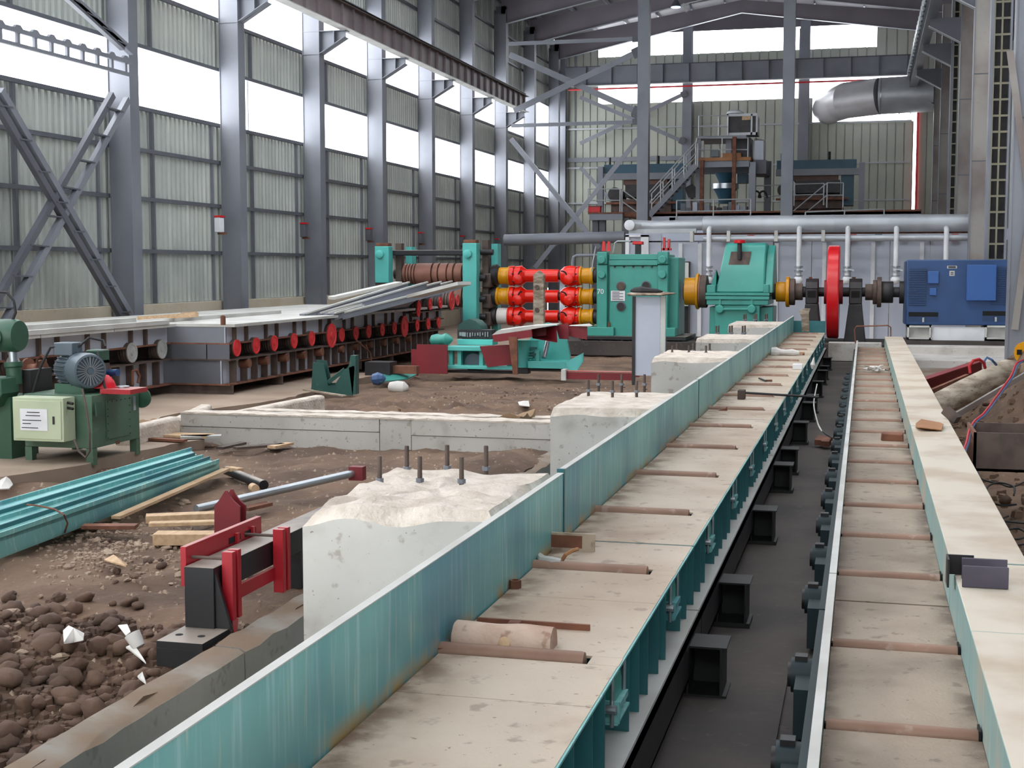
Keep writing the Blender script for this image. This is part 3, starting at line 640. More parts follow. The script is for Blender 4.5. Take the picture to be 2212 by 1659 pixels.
DEF[:] = [1400, 632]
# ================================================================ drive line along Y = 41
SY = 41.0
def ax_(px, py=632): return AY(px, py, SY).x
SH = AY(1800, 632, SY).z
MXP = (SY/ray(1900, 632).y)/FL*_R.x if False else AY(1901, 632, SY).x-AY(1900, 632, SY).x    # metres per pixel near the motor
# motor
x0, x1 = ax_(1956), ax_(2181); zt = AY(2000, 561, SY).z; zb = AY(2000, 702, SY).z
t = thing('electric_motor', ((x0+x1)/2, SY+1, zb), 'large blue electric motor with louvres at the right end of the drive line', 'motor')
obj('casing', B().box(x0+.02, x1, SY, SY+1.5, zb, zt), M['blue'], t, bevel=.03)
obj('end_shield', B().box(x0-.02, x0+.02, SY+.05, SY+1.45, zb+.02, zt-.05), M['bluedk'], t)
obj('shaft_boss', B().cyl((x0-.15, SY+.9, SH), (x0, SY+.9, SH), .33, 24), M['blackm'], t)
def P(px, py, Y=SY): return AY(px, py, Y)
def plate(nm, a, b2, Y, th, m, par, **k):
    p = P(*a, Y); q = P(*b2, Y); return obj(nm, B().box(p.x, q.x, Y-th, Y, q.z, p.z), m, par, **k)
for a, b2 in (((1964,580),(2001,661)), ((2142,577),(2179,659))):
    lv = plate('louvre', a, b2, SY, .015, M['bluedk'], t); p = P(*a, SY); q = P(*b2, SY)
    n = 20; sl = obj('slat', B().box(p.x+.02, q.x-.02, SY-.04, SY-.012, q.z+.03, q.z+.05), M['blue'], lv)
    for i in range(1, n): again(sl, (0, 0, i*(p.z-q.z-.06)/n))
plate('terminal_box', (2088,572), (2149,649), SY, .25, M['blueb'], t, bevel=.01); plate('junction_box', (2004,586), (2027,612), SY, .12, M['blueb'], t, bevel=.01); plate('junction_box', (2008,622), (2022,638), SY, .1, M['blueb'], t, bevel=.01)
for a, b2 in (((2046,574),(2067,580)), ((2051,585),(2062,596))):
    pl = plate('rating_plate', a, b2, SY, .012, M['flange'], t); p = P(*a, SY-.012); q = P(*b2, SY-.012)
    for i in range(2): zz = p.z+(q.z-p.z)*(i+1)/3; obj('print', B().box(p.x+.03, q.x-.03, SY-.016, SY-.012, zz-.012, zz+.012), M['ink'], pl)
for a, b2 in (((1962,674),(2027,696)), ((2122,672),(2180,695))):
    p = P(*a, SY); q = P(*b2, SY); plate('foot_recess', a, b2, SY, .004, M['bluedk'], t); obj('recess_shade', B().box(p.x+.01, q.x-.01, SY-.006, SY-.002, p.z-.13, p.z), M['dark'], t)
    obj('jack_bolt', B().cyl(((p.x+q.x)/2, SY-.04, q.z), ((p.x+q.x)/2, SY-.04, q.z+.13), .03, 8), M['rail'], t)
t = thing('motor_base', ((x0+x1)/2, SY+1, .4), 'grey steel motor base on a concrete plinth under the blue motor', 'base')
zf = P(2000, 735).z
for a, b2 in (((1960,703),(2013,733)), ((2128,703),(2181,733))):
    p = P(*a); q = P(*b2); obj('side_frame', B().box(p.x, q.x, SY-.05, SY+1.45, p.z-.05, p.z).box(p.x, q.x, SY-.05, SY+1.45, q.z, q.z+.05).box(p.x, p.x+.05, SY-.05, SY+1.45, q.z, p.z).box(q.x-.08, q.x-.03, SY-.05, SY+1.45, q.z, p.z).box(p.x, q.x, SY+.15, SY+.2, q.z, p.z), M['flange'], t)
obj('cross_panel', B().box(P(2013,703).x, P(2128,703).x, SY+.1, SY+.15, zf, P(2000,706).z), M['white'], t)
fd = thing('foundation', (2, SY, 0), 'long dusty concrete foundation ledges under and in front of the blue motor', 'foundation')
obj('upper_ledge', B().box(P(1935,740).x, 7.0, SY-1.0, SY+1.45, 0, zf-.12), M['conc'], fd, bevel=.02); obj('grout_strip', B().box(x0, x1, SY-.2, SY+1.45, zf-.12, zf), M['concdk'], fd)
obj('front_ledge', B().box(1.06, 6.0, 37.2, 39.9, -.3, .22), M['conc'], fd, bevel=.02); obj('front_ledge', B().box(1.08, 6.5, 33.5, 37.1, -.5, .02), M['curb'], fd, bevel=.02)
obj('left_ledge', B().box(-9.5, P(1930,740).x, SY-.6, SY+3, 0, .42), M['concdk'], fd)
obj('left_step', B().box(-.95, .5, 39.6, SY-.62, 0, .5), M['conc'], fd)
# flywheel
r = (P(1800,530).z-P(1800,735).z)/2; fx0, fx1 = ax_(1786), ax_(1812); yc = SY+1
t = thing('flywheel', ((fx0+fx1)/2, yc, SH-r), 'huge bright red flywheel standing between the two black bearing pedestals', 'flywheel')
SHW = SH
obj('rim', B().lathe((fx0, yc, SH), (1,0,0), [(0, r-.45), (0, r-.03), (.03, r), (fx1-fx0-.03, r), (fx1-fx0, r-.03), (fx1-fx0, r-.45)], 72), M['red'], t)
obj('web', B().lathe((fx0+.1, yc, SH), (1,0,0), [(0, .3), (0, r-.4), (fx1-fx0-.2, r-.4), (fx1-fx0-.2, .3)], 48), M['red'], t)
obj('hub', B().cyl((fx0-.1, yc, SH), (fx1+.1, yc, SH), .36, 32), M['maroon'], t)
t = thing('main_shaft', (0, yc, SH-.15), 'dark drive shaft running through the red flywheel to the blue motor', 'shaft')
obj('shaft', B().cyl((ax_(1722), yc, SH), (ax_(1945), yc, SH), .14, 24), M['blackm'], t)
for n, (px, wd) in enumerate(((1752, 28), (1848, 29))):
    c = ax_(px); h = wd*MXP/2
    t = thing('bearing_pedestal', (c, yc, .4), 'black cast bearing pedestal %s of the red flywheel' % ('left', 'right')[n], 'bearing', 'bearing pedestals')
    zf0 = P(1850, 748).z
    obj('pedestal', B().prism([(c-h*1.75, yc-.6, zf0), (c+h*1.75, yc-.6, zf0), (c+h, yc-.6, SH-.35), (c-h, yc-.6, SH-.35)], (0, 1.1, 0)), M['blackm'], t, bevel=.02)
    obj('housing', B().box(c-h, c+h, yc-.5, yc+.5, SH-.35, SH+.1), M['blackm'], t, bevel=.03); obj('cap', B().pyz([(yc-.5, SH+.1), (yc-.42, SH+.3), (yc-.25, SH+.4), (yc+.25, SH+.4), (yc+.42, SH+.3), (yc+.5, SH+.1)], c-h, c+h), M['blackm'], t, bevel=.02)
    obj('sight_window', B().box(c-.12, c+.12, yc-.51, yc-.5, SH-.16, SH+.04), M['dark'], t); obj('lifting_eye', B().cyl((c-.06, yc-.05, SH+.4), (c-.06, yc-.05, SH+.45), .05, 8), M['rust'], t)
    obj('sole_plate', B().box(c-h*2.2, c+h*2.2, yc-.7, yc+.7, zf0-.06, zf0), M['black'], t)
def coupling(parts, lab, nm='coupling'):
    a = ax_(parts[0][0]); b2 = ax_(parts[-1][1]); t = thing(nm, ((a+b2)/2, yc, SH-.4), lab, 'coupling', 'shaft couplings')
    for p0, p1, rr, m, n in parts: obj(n, B().lathe((ax_(p0), yc, SH), (1,0,0), [(0, rr*.97), (.015, rr), (ax_(p1)-ax_(p0)-.015, rr), (ax_(p1)-ax_(p0), rr*.97)], 32), M[m], t)
coupling([(1468,1471,.28,'blackm','collar'), (1471,1496,.42,'yellow','sleeve'), (1496,1502,.55,'yellow','flange'), (1502,1506,.5,'brown','ring'), (1506,1520,.5,'rustdk','half_coupling'), (1520,1528,.25,'blackm','stub')], 'large yellow and rust coupling between the pinion stand and the gearbox')
coupling([(1664,1672,.24,'blackm','stub'), (1672,1694,.3,'yellow','sleeve'), (1694,1702,.46,'yellow','flange'), (1702,1714,.4,'rustdk','ring'), (1714,1731,.25,'rustdk','half_coupling'), (1731,1738,.16,'blackm','stub')], 'yellow flanged coupling between the gearbox and the left bearing pedestal')
coupling([(1869,1886,.24,'rustdk','half_coupling'), (1886,1895,.36,'rustdk','ring'), (1895,1905,.45,'rustdk','flange'), (1905,1931,.32,'blackm','drum'), (1931,1946,.15,'blackm','stub')], 'dark rusty coupling left of the blue motor')
# gearbox
gx = lambda px: ax_(px)
G0, G1 = gx(1528), gx(1657); zq = P(1600, 640).z; zg = P(1600, 715).z
t = thing('gearbox', ((G0+G1)/2, yc, zg-.3), 'tall teal gearbox with sloping humped cover and a red handwheel post', 'gearbox')
hy = lambda z: SY+.35+(z-zq)*.28
cv = [P(1542,630), P(1547,600), P(1553,540), P(1556,528), P(1560,524), P(1642,523), P(1650,526), P(1653,540), P(1655,600), P(1656,630)]
ztop = P(1600, 524).z
cvb = B().pyz([(SY+.15, zq+.1), (SY+.24, zq+.5), (SY+.3, zq+.8), (SY+.62, ztop-.12), (SY+.8, ztop), (SY+1.5, ztop), (SY+2.1, ztop-.5), (SY+2.5, zq+.1)], gx(1540), gx(1651))
for v in cvb.v:
    if v.x < gx(1600): v.x += .3*((v.z-zq)/(ztop-zq))**.7
obj('cover', cvb, M['tealmc'], t, bevel=.05)
obj('cover_flare', B().add([(gx(1530), SY+.1, zq+.12), (gx(1545), SY+.18, zq+.12), (gx(1545), SY+.3, zq+.8), (gx(1545), SY+2.4, zq+.12), (gx(1530), SY+2.4, zq+.12)], [(0,1,2),(0,2,4),(2,3,4),(0,4,3,1)]), M['tealmc'], t)
obj('side_hood', B().pyz([(SY+.15, zq+.1), (SY+.5, zq+.85), (SY+.9, ztop-.3), (SY+1.5, ztop-.05), (SY+2.3, zq+.5), (SY+2.5, zq+.1)], gx(1651), gx(1668)), M['tealmc'], t, bevel=.02)
obj('split_flange', B().box(gx(1524), gx(1662), SY, SY+2.6, zq+.02, zq+.1), M['tealmc'], t, bevel=.01); obj('split_flange', B().box(gx(1524), gx(1662), SY-.01, SY+2.6, zq-.1, zq), M['tealmc'], t, bevel=.01)
obj('shoulder', B().box(gx(1526), gx(1545), SY+.02, SY+2.5, zq+.1, P(1600,616).z), M['tealmc'], t, bevel=.02); obj('shoulder', B().box(gx(1648), gx(1661), SY+.02, SY+2.5, zq+.1, P(1600,614).z), M['tealmc'], t, bevel=.02)
obj('lower_shoulder', B().box(gx(1526), gx(1660), SY+.04, SY+2.5, P(1600,659).z, zq-.1), M['tealmc'], t, bevel=.02)
obj('lower_case', B().box(gx(1544), gx(1641), SY+.1, SY+2.4, .5, P(1600,659).z), M['tealmc'], t, bevel=.02); obj('lower_side', B().box(gx(1530), gx(1668), SY+.4, SY+2.3, .5, P(1600,664).z), M['tealmc'], t, bevel=.02)
obj('foot', B().box(gx(1522), gx(1672), SY-.1, SY+2.6, .42, .55), M['tealmc'], t)
bb = [(gx(1555), P(1555,668).z), (gx(1624), P(1624,668).z)]
for x, z in bb: obj('round_boss', B().lathe((x, SY+.12, z), (0,-1,0), [(0, .13), (.14, .13), (.17, .1), (.172, .04)], 24), M['tealmc'], t); obj('rib', B().box(x-.03, x+.03, SY+.0, SY+.12, z, zq-.1), M['tealmc'], t)
obj('tie_bar', B().cyl((bb[0][0], SY, bb[0][1]), (bb[1][0], SY, bb[1][1]), .04, 10), M['tealmc'], t)
pa = P(1573,545); pb = P(1619,573)
pp = obj('cover_plate', B().prism([(P(1576,543).x, SY+.5, P(1576,543).z), (P(1620,543).x, SY+.5, P(1620,543).z), (P(1616,572).x, SY+.36, P(1616,572).z), (P(1571,572).x, SY+.36, P(1571,572).z)], (0, .03, 0)), M['rustdk'], t)
obj('post', B().cyl((P(1595,560).x, SY+.42, P(1595,560).z), (P(1595,524).x, SY+.42, P(1595,524).z), .07, 14), M['blackm'], t); obj('red_cap', B().lathe((P(1595,524).x, SY+.42, P(1595,525).z), (0,0,1), [(0, .16), (.01, .17), (.09, .17), (.1, .15)], 20), M['red'], t)
# pinion stand
p0, p1 = gx(1283), gx(1445); zt = P(1360,549).z; zb = P(1360,712).z
t = thing('pinion_stand', ((p0+p1)/2, SY+1, zb-.3), 'wide teal pinion stand housing marked 70 at the end of the cardan shafts', 'pinion stand')
obj('housing', B().box(p0+.05, p1-.1, SY+.15, SY+2.0, zb-.3, zt), M['tealmc'], t, bevel=.03)
obj('side_cheek', B().box(p1-.1, gx(1462), SY+.4, SY+1.9, zb-.2, P(1450,556).z), M['tealmc'], t, bevel=.03)
obj('front_panel', B().box(gx(1316), gx(1420), SY+.06, SY+.15, zb-.2, P(1360,575).z), M['tealmc'], t, bevel=.01); obj('top_beam', B().box(gx(1315), gx(1420), SY+.0, SY+.15, P(1360,573).z, P(1360,562).z), M['tealmc'], t, bevel=.01); obj('top_beam', B().box(gx(1315), gx(1420), SY+.04, SY+.15, P(1360,561).z, P(1360,549).z), M['tealmc'], t, bevel=.01)
for i in range(5): x = gx(1327+i*20); obj('hanging_bolt', B().cyl((x, SY+.04, P(1360,578).z), (x, SY+.04, P(1360,574).z), .03, 6), M['blackm'], t)
for a, b2 in ((1290,1312), (1420,1443)):
    obj('upper_cap', B().box(gx(a), gx(b2), SY-.1, SY+.3, P(1360,571).z, P(1360,544).z), M['tealmc'], t, bevel=.02); obj('corner_post', B().box(gx(a+1), gx(b2), SY-.06, SY+.3, zb-.2, P(1360,572).z), M['tealmc'], t, bevel=.02)
    for py in (561, 593): x = gx((a+b2)/2); z = P(1360, py).z; obj('bolt_boss', B().lathe((x, SY-.06, z), (0,-1,0), [(0, .12), (.12, .12), (.14, .1)], 20), M['tealmc'], t)
for px, py in ((1341,618),(1395,617),(1341,662),(1395,662)):
    z = P(1360, py).z; obj('port_ring', B().lathe((gx(px), SY+.06, z), (0,-1,0), [(0, .145), (.04, .145), (.05, .12)], 24), M['greydk'], t); obj('port_glass', B().cyl((gx(px), SY+.0, z), (gx(px), SY+.02, z), .115, 24), M['blackm' if py > 640 or px > 1350 else 'rustdk'], t)
pl = plate('data_plate', (1320,628), (1350,650), SY+.05, .02, M['paper'], t)
for i in range(6):
    z = P(1320, 631+i*3.2).z; obj('print_line', B().box(gx(1322), gx(1322+(24 if i % 2 else 16)), SY+.026, SY+.03, z-.009, z+.009), M['ink'], pl)
def text(s, loc, size, m, par, rx=90, rz=0, ext=.004):
    c = bpy.data.curves.new('lettering', 'FONT'); c.body = s; c.size = size; c.extrude = ext; c.materials.append(m)
    o = bpy.data.objects.new('lettering', c); COL.objects.link(o); dg = bpy.context.evaluated_depsgraph_get(); me = bpy.data.meshes.new_from_object(o.evaluated_get(dg)); bpy.data.objects.remove(o)
    q = bpy.data.objects.new('lettering', me); COL.objects.link(q); q.rotation_euler = (math.radians(rx), 0, math.radians(rz)); q.parent = par; q.location = V(loc)-WO[par.name]; WO[q.name] = V(loc); return q
text('70', (gx(1290.5), SY-.065, P(1290,634.5).z), .21, M['white'], t)
for a, b2 in ((1268,1328), (1415,1461)): obj('foot', B().box(gx(a), gx(b2), SY-.15, SY+1.8, P(1360,726).z, P(1360,707).z), M['tealmc'], t, bevel=.02)
for px in (1316, 1414, 1273): z = P(1360,707).z; obj('foot_bolt', B().cyl((gx(px), SY, z), (gx(px), SY, z+.15), .04, 8), M['rust'], t)
for px, py in ((1372,620),): pass
for px in (1303, 1314): x = gx(px); obj('red_bracket', B().pxz([(x-.06, P(0+1360,542).z), (x+.06, P(1360,542).z), (x+.03, P(1360,521).z), (x-.03, P(1360,521).z)], SY, SY+.15), M['red'], t)
obj('red_bracket', B().box(gx(1427), gx(1447), SY+.1, SY+.3, P(1360,541).z, P(1360,536).z).box(gx(1430), gx(1434), SY+.1, SY+.3, P(1360,541).z, P(1360,513).z).box(gx(1440), gx(1444), SY+.1, SY+.3, P(1360,541).z, P(1360,517).z), M['red'], t)
x = gx(1372); obj('stem', B().box(x-.08, x+.08, SY+.4, SY+.6, zt, P(1360,527).z), M['blackm'], t); obj('red_cap', B().box(gx(1361), gx(1383), SY+.35, SY+.65, P(1360,528).z, P(1360,521).z), M['red'], t, bevel=.02)
obj('oil_pipe', B().tube([P(1325,546,SY+.3), P(1328,525,SY+.3), P(1334,521,SY+.3), P(1362,521,SY+.3)], .025), M['rail'], t); obj('oil_pipe', B().tube([P(1278,588,SY-.1), P(1281,565,SY-.1), P(1287,532,SY-.1)], .02), M['rail'], t)
t = thing('steel_sole_frame', ((p0+p1)/2, SY, 0), 'black steel sole frame on stools under the teal pinion stand', 'frame')
obj('top_plate', B().box(gx(1255), gx(1485), SY-.3, SY+2.2, P(1360,733).z, P(1360,726).z), M['black'], t)
for px in (1258, 1300, 1345, 1395, 1440, 1478): obj('stool', B().box(gx(px), gx(px+5), SY-.25, SY+2.0, .02, P(1360,733).z), M['blackm'], t)
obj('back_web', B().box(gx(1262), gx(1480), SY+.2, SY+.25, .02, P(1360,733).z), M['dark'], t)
obj('lower_rail', B().box(gx(1255), gx(1440), SY-.5, SY-.35, P(1360,768).z, P(1360,760).z), M['rustdk'], t)
# cardan shafts
def cardan(zp, lab, last=False):
    z = P(1170, zp).z; y = SY+.6
    t = thing('cardan_shaft', (gx(1170), y, z-.3), lab, 'shaft', 'red cardan shafts'); X = gx
    fx = lambda a, b2, rr, m, n: obj(n, B().lathe((X(a), y, z), (1,0,0), [(0, rr*.95), (.02, rr), (X(b2)-X(a)-.02, rr), (X(b2)-X(a), rr*.95)], 28), M[m], t)
    fx(1048, 1063, .27, 'blackm', 'neck')
    if not last: fx(1063, 1068, .29, 'yellow', 'flange'); fx(1068, 1088, .26, 'yellow', 'sleeve')
    else: fx(1065, 1088, .26, 'plastic', 'wrapped_sleeve')
    fx(1088, 1092, .3, 'yellow' if not last else 'redor', 'flange'); fx(1092, 1102, .31, 'redor', 'flange')
    def yoke(a, b2, s):
        o = obj('yoke', B().lathe((X(a), y, z), (1,0,0), [(0, .22), (.06, .29), (.25, .32), (X(b2)-X(a)-.15, .3), (X(b2)-X(a), .19)] if s > 0 else [(0, .19), (.1, .28), (X(b2)-X(a)-.25, .32), (X(b2)-X(a)-.06, .29), (X(b2)-X(a), .22)], 28), M['redor'], t)
        c = X((a+b2)/2)-.03*s; obj('trunnion_cap', B().lathe((c, y-.22, z-.1), (0,-1,0), [(0, .16), (.1, .15), (.12, .12)], 20), M['redor'], o)
        pts = []; 
        for i in range(15): u = i/14; pts.append((X(a)+.06+(X(b2)-X(a)-.14)*u, y-.325+.03*u, z-.17+.34/(1+math.exp(-(u-.5)*12*s))-.02))
        obj('gap', B().tube(pts, .022, 6), M['dark'], o)
    yoke(1100, 1128, 1)
    obj('tube', B().cyl((X(1126), y, z), (X(1198), y, z), .2, 28), M['redor'], t)
    fx(1198, 1203, .13, 'blackm', 'spline')
    yoke(1203, 1240, -1); fx(1238, 1245, .3, 'redor', 'flange'); fx(1244, 1249, .29, 'yellow', 'flange'); fx(1249, 1270, .24, 'yellow', 'sleeve'); fx(1268, 1275, .27, 'yellow', 'flange'); fx(1275, 1285, .22, 'blackm', 'neck')
    for a in (1101, 1239):
        for i in range(8): g = math.pi*(i+.5)/8-math.pi/2; obj('flange_bolt', B().cyl((X(a)-.02, y-.3*math.cos(g), z+.3*math.sin(g)), (X(a)+.03, y-.3*math.cos(g), z+.3*math.sin(g)), .022, 6), M['blackm'], t) if i % 2 == 0 else None
cardan(596, 'top red cardan shaft with yellow sleeves between the roll stand and pinion stand')
cardan(641, 'middle red cardan shaft with yellow sleeves between the roll stand and pinion stand')
cardan(685, 'bottom red cardan shaft, its left sleeve wrapped in white plastic', True)
Y0 = SY-1.2; p = AY(1152, 590, Y0); q = AY(1174, 702, Y0)
t = thing('timber_post', (p.x, Y0, .2), 'weathered upright timber post with pointed top in front of the cardan shafts', 'post')
obj('post', B().pxz([(p.x, .3), (q.x, .3), (q.x, p.z-.05), ((p.x+q.x)/2, p.z+.08), (p.x, p.z-.05)], Y0, Y0+.2), M['woodg'], t)
for z in (p.z-.42, p.z-1.1): obj('bolt', B().cyl(((p.x+q.x)/2-.04, Y0-.03, z), ((p.x+q.x)/2-.04, Y0, z), .07, 12), M['rustdk'], t)
# roll stand
def roll(x, y, z, L, lab):
    t = thing('mill_roll', (x+L/2, y, z-.33), lab, 'roll', 'brown mill rolls'); prof = [(0, .15), (.05, .3)]; 
    cuts = [.0, .09, .12, .19, .22, .29, .32, .39, .43, .98, 1.03, 1.2, 1.25, 1.5, 1.55, 1.72, 1.78, 2.02, 2.08, 2.3]
    pr = []
    for i in range(0, len(cuts)-1, 2): a, b2 = cuts[i]/2.3*L, cuts[i+1]/2.3*L; R = .34 if i > 6 else .32; pr += [(a, .24), (a+.005, R), (b2, R), (b2+.005, .24)]
    obj('barrel', B().lathe((x, y, z), (1,0,0), pr, 36), M['brown'], t); obj('neck', B().cyl((x-.35, y, z), (x, y, z), .16, 20), M['rustdk'], t); obj('neck', B().cyl((x+L, y, z), (x+L+.5, y, z), .16, 20), M['rustdk'], t); return t
zr = P(930, 592).z; roll(gx(862), SY+.6, zr, gx(1008)-gx(862), 'grooved brown cast roll high in the teal roll stand')
roll(gx(862), SY+.6, zr-.72, gx(1008)-gx(862), 'grooved brown cast roll lower in the teal stand, behind the conveyor')
for n, (a, b2, zt_) in enumerate(((817, 847, 532), (1005, 1035, 526))):
    t = thing('roll_stand_post', (gx(a), SY, .2), 'turquoise roll stand post %s the brown roll with rusty cap' % ('left of', 'right of')[n], 'mill post', 'roll stand posts')
    z = P(900, zt_).z; zl = P(900, 611).z if n == 0 else .3
    obj('post', B().box(gx(a), gx(b2), SY-.3, SY+.1, zl, z), M['tealcy'], t, bevel=.02); obj('lower_post', B().box(gx(a), gx(b2+2), SY-.25, SY+.1, .3, zl+.01), M['rustdk'], t)
    obj('cap', B().box(gx(a+2), gx(b2-2), SY-.28, SY+.08, z, z+.1), M['rust'], t, bevel=.01); obj('pin', B().lathe((gx((a+b2)/2-3), SY-.3, P(900, 549).z), (0,-1,0), [(0, .13), (.1, .13), (.12, .1)], 20), M['tealcy'], t)
    obj('screw_post', B().box(gx(b2+1), gx(b2+14), SY+.3, SY+.55, .3, z+.1), M['rustdk'], t); obj('rear_post', B().box(gx(b2+10), gx(b2+24), SY+.9, SY+1.3, .3, z), M['tealcy'], t)
t = thing('tie_beam', (gx(920), SY, P(900,550).z), 'long black tie beam joining the two turquoise stand posts', 'beam'); obj('beam', B().box(gx(843), gx(1004), SY+.1, SY+.3, P(900,552).z, P(900,540).z), M['black'], t, bevel=.03); obj('end_nut', B().cyl((gx(1035), SY+.2, P(900,545).z), (gx(1062), SY+.2, P(900,545).z), .09, 12), M['blackm'], t)
t = thing('chock', (gx(1045), SY+.6, .5), 'dark bearing chock and screws at the right side of the roll stand', 'chock')
for z in (.8, 1.35, 2.0): obj('chock_block', B().box(gx(1038), gx(1056), SY+.2, SY+1.0, z, z+.45), M['rustdk'], t, bevel=.04); obj('pin', B().cyl((gx(1033), SY+.1, z+.3), (gx(1048), SY+.1, z+.3), .1, 12), M['blackm'], t)
obj('hub', B().lathe((gx(1050), SY+.6, P(1060,595).z), (1,0,0), [(0, .2), (.05, .33), (.2, .35), (.28, .28)], 24), M['blackm'], t)
DEF[:] = [1600, 500]
# ================================================================ furnace wall, pipes (Y = 49..52)
FY = 51.0
def Q(px, py, Y=FY): return AY(px, py, Y)
t = thing('furnace_casing', (-2, FY, 0), 'long pale grey furnace casing with white uprights behind the drive line', 'furnace')
xL, xR, zT, zB = Q(1350,600).x, Q(2095,600).x, Q(1700,522).z, 0
for i in range(9):
    a = xL+(xR-xL)*i/9; b2 = xL+(xR-xL)*(i+1)/9; obj('casing_panel', B().box(a+.01, b2-.01, FY, FY+.1, 0, zT if i else Q(1360,505).z), M['furn'], t)
for px in (1470, 1512, 1677, 1780, 1885, 1990, 2093): x = Q(px, 600).x; obj('upright', B().box(x-.07, x+.07, FY-.12, FY, 0, Q(1700,525).z), M['white'], t)
obj('roof_plate', B().box(xL, xR, FY, FY+9, zT+.0, zT+.05), M['greydk'], t)
obj('dark_back', B().box(xL, xR+2, FY+.8, FY+.85, zT+.05, zT+.45), M['furn'], t)
obj('rust_rail', B().box(Q(1500,505).x, xR, FY-.6, FY-.5, Q(1700,507).z, Q(1700,503).z), M['rust'], t)
for i in range(10): x = Q(1560+i*55,505).x; obj('valve_box', B().box(x, x+.25, FY-.1, FY+.1, zT, zT+.25), M[('white','redplate','bluesteel','flange')[i % 4]], t)
obj('end_frame', B().box(Q(1352,0).x, Q(1402,0).x, FY-.1, FY, Q(1360,512).z, Q(1360,508).z).box(Q(1352,0).x, Q(1360,0).x, FY-.1, FY, 0, Q(1360,508).z).box(Q(1385,0).x, Q(1402,0).x, FY-.1, FY, 0, Q(1360,508).z), M['white'], t)
obj('dark_opening', B().box(Q(1465,0).x, Q(1492,0).x, FY-.3, FY, 0, Q(1480,565).z), M['blackm'], t)
cr = thing('timber_crate', (Q(1475,585).x, 47, 0), 'pale wooden box just behind the right edge of the pinion stand', 'crate'); c0 = AY(1465, 567, 47); c1 = AY(1487, 598, 47)
for i in range(3): obj('board', B().box(c0.x, c1.x, 47, 47.1, c1.z-1.0+i*.34+(.0), c1.z-1.0+i*.34+.32), M['flange'], cr)
obj('board', B().box(c0.x, c1.x, 47, 47.1, c1.z, c0.z), M['flange'], cr); obj('stand', B().box(c0.x, c1.x, 47.1, 47.6, 0, c1.z), M['blackm'], cr)
# pipes
PYY = 50.0
t = thing('air_main', (0, PYY, 4.2), 'fat silver air main running right to the stained column', 'pipe')
za = (AY(1800,466,PYY).z+AY(1800,501,PYY).z)/2; ra = (AY(1800,465,PYY).z-AY(1800,502,PYY).z)/2
obj('large_pipe', B().lathe((AY(1519,485,PYY).x, PYY, za), (1,0,0), [(0, ra*.85), (.02, ra), (4.6, ra), (4.61, ra*1.01), (4.64, ra), (AY(2110,0,PYY).x-AY(1519,0,PYY).x, ra)], 32), M['pipe'], t)
xe = AY(1367,485,PYY).x; obj('small_pipe', B().tube([(xe, PYY-.2, za), (xe+.3, PYY, za), (xe+.8, PYY, za-.03), (AY(1519,0,PYY).x, PYY, za)], .19, 20), M['pipe'], t)
obj('blind_end', B().lathe((xe-.06, PYY-.35, za), (0,-1,0), [(0, .1), (.02, .19), (.06, .19), (.08, .15)], 24), M['white'], t)
t = thing('air_pipe', (0, PYY-.3, 3.7), 'slim silver pipe running level just below the fat air main', 'pipe'); zq2 = AY(1800,515,PYY).z
obj('pipe', B().cyl((AY(1522,0,PYY).x, PYY-.3, zq2), (AY(2110,0,PYY).x, PYY-.3, zq2), .11, 18), M['pipe'], t); obj('beam', B().box(AY(1360,0,PYY).x, AY(1505,0,PYY).x, PYY-.2, PYY, AY(1400,504,PYY).z, AY(1400,495,PYY).z), M['rail'], t)
for px in (1497, 1576, 1678, 1779): x = AY(px,0,PYY).x; obj('bracket', B().box(x-.06, x+.06, PYY-.45, PYY-.1, zq2-.1, zq2+.28), M['flange'], t)
for i, px in enumerate((1535, 1728, 1832, 1936, 2043)):
    x = AY(px,0,PYY).x; zt2 = AY(px, 497, PYY).z; zv = AY(px, 578, PYY).z; zl = AY(px, 604, PYY).z
    t = thing('burner_pipe', (x, PYY-.5, zl), 'white down pipe with valve and ball end, %s from the left on the furnace wall' % ('first','second','third','fourth','fifth')[i], 'pipe', 'down pipes on the furnace wall')
    obj('pipe', B().tube([(x, PYY-.1, zt2+.1), (x, PYY-.5, zt2), (x, PYY-.5, zt2-.3), (x, PYY-.5, zl)], .085, 14), M['white'], t)
    obj('valve', B().cyl((x, PYY-.5, zv), (x, PYY-.5, zv+.05), .15, 12).cyl((x, PYY-.5, zv-.15), (x, PYY-.5, zv-.1), .15, 12).cyl((x, PYY-.5, zv-.3), (x, PYY-.5, zv-.27), .14, 12), M['zinc'], t)
    obj('lever', B().beam((x, PYY-.6, zv-.05), (x+.25, PYY-.65, zv-.1), .04, .04), M['zinc'], t)
    obj('ball_end', B().lathe((x, PYY-.5, zl-.16), (0,0,1), [(0, .02), (.03, .11), (.1, .16), (.18, .165), (.25, .13), (.3, .08)], 18), M['white'], t)
t = thing('water_pipe', (-12, 58, 4), 'wide blue grey pipe low behind the cardan shafts by the far left corner', 'pipe'); a = AY(1090, 519, 58); b2 = AY(1350, 512, 58); obj('pipe', B().cyl(a, b2, .25, 20), M['grey'], t)
t = thing('bent_pipe', (-11, 50, 3), 'small grey pipe with an elbow left of the pinion stand', 'pipe'); obj('pipe', B().tube([AY(1237, 600, 50), AY(1237, 566, 50), AY(1239, 556, 50), AY(1245, 552, 50), AY(1290, 551, 50)], .06, 10), M['grey'], t)
DEF[:] = [1500, 420]
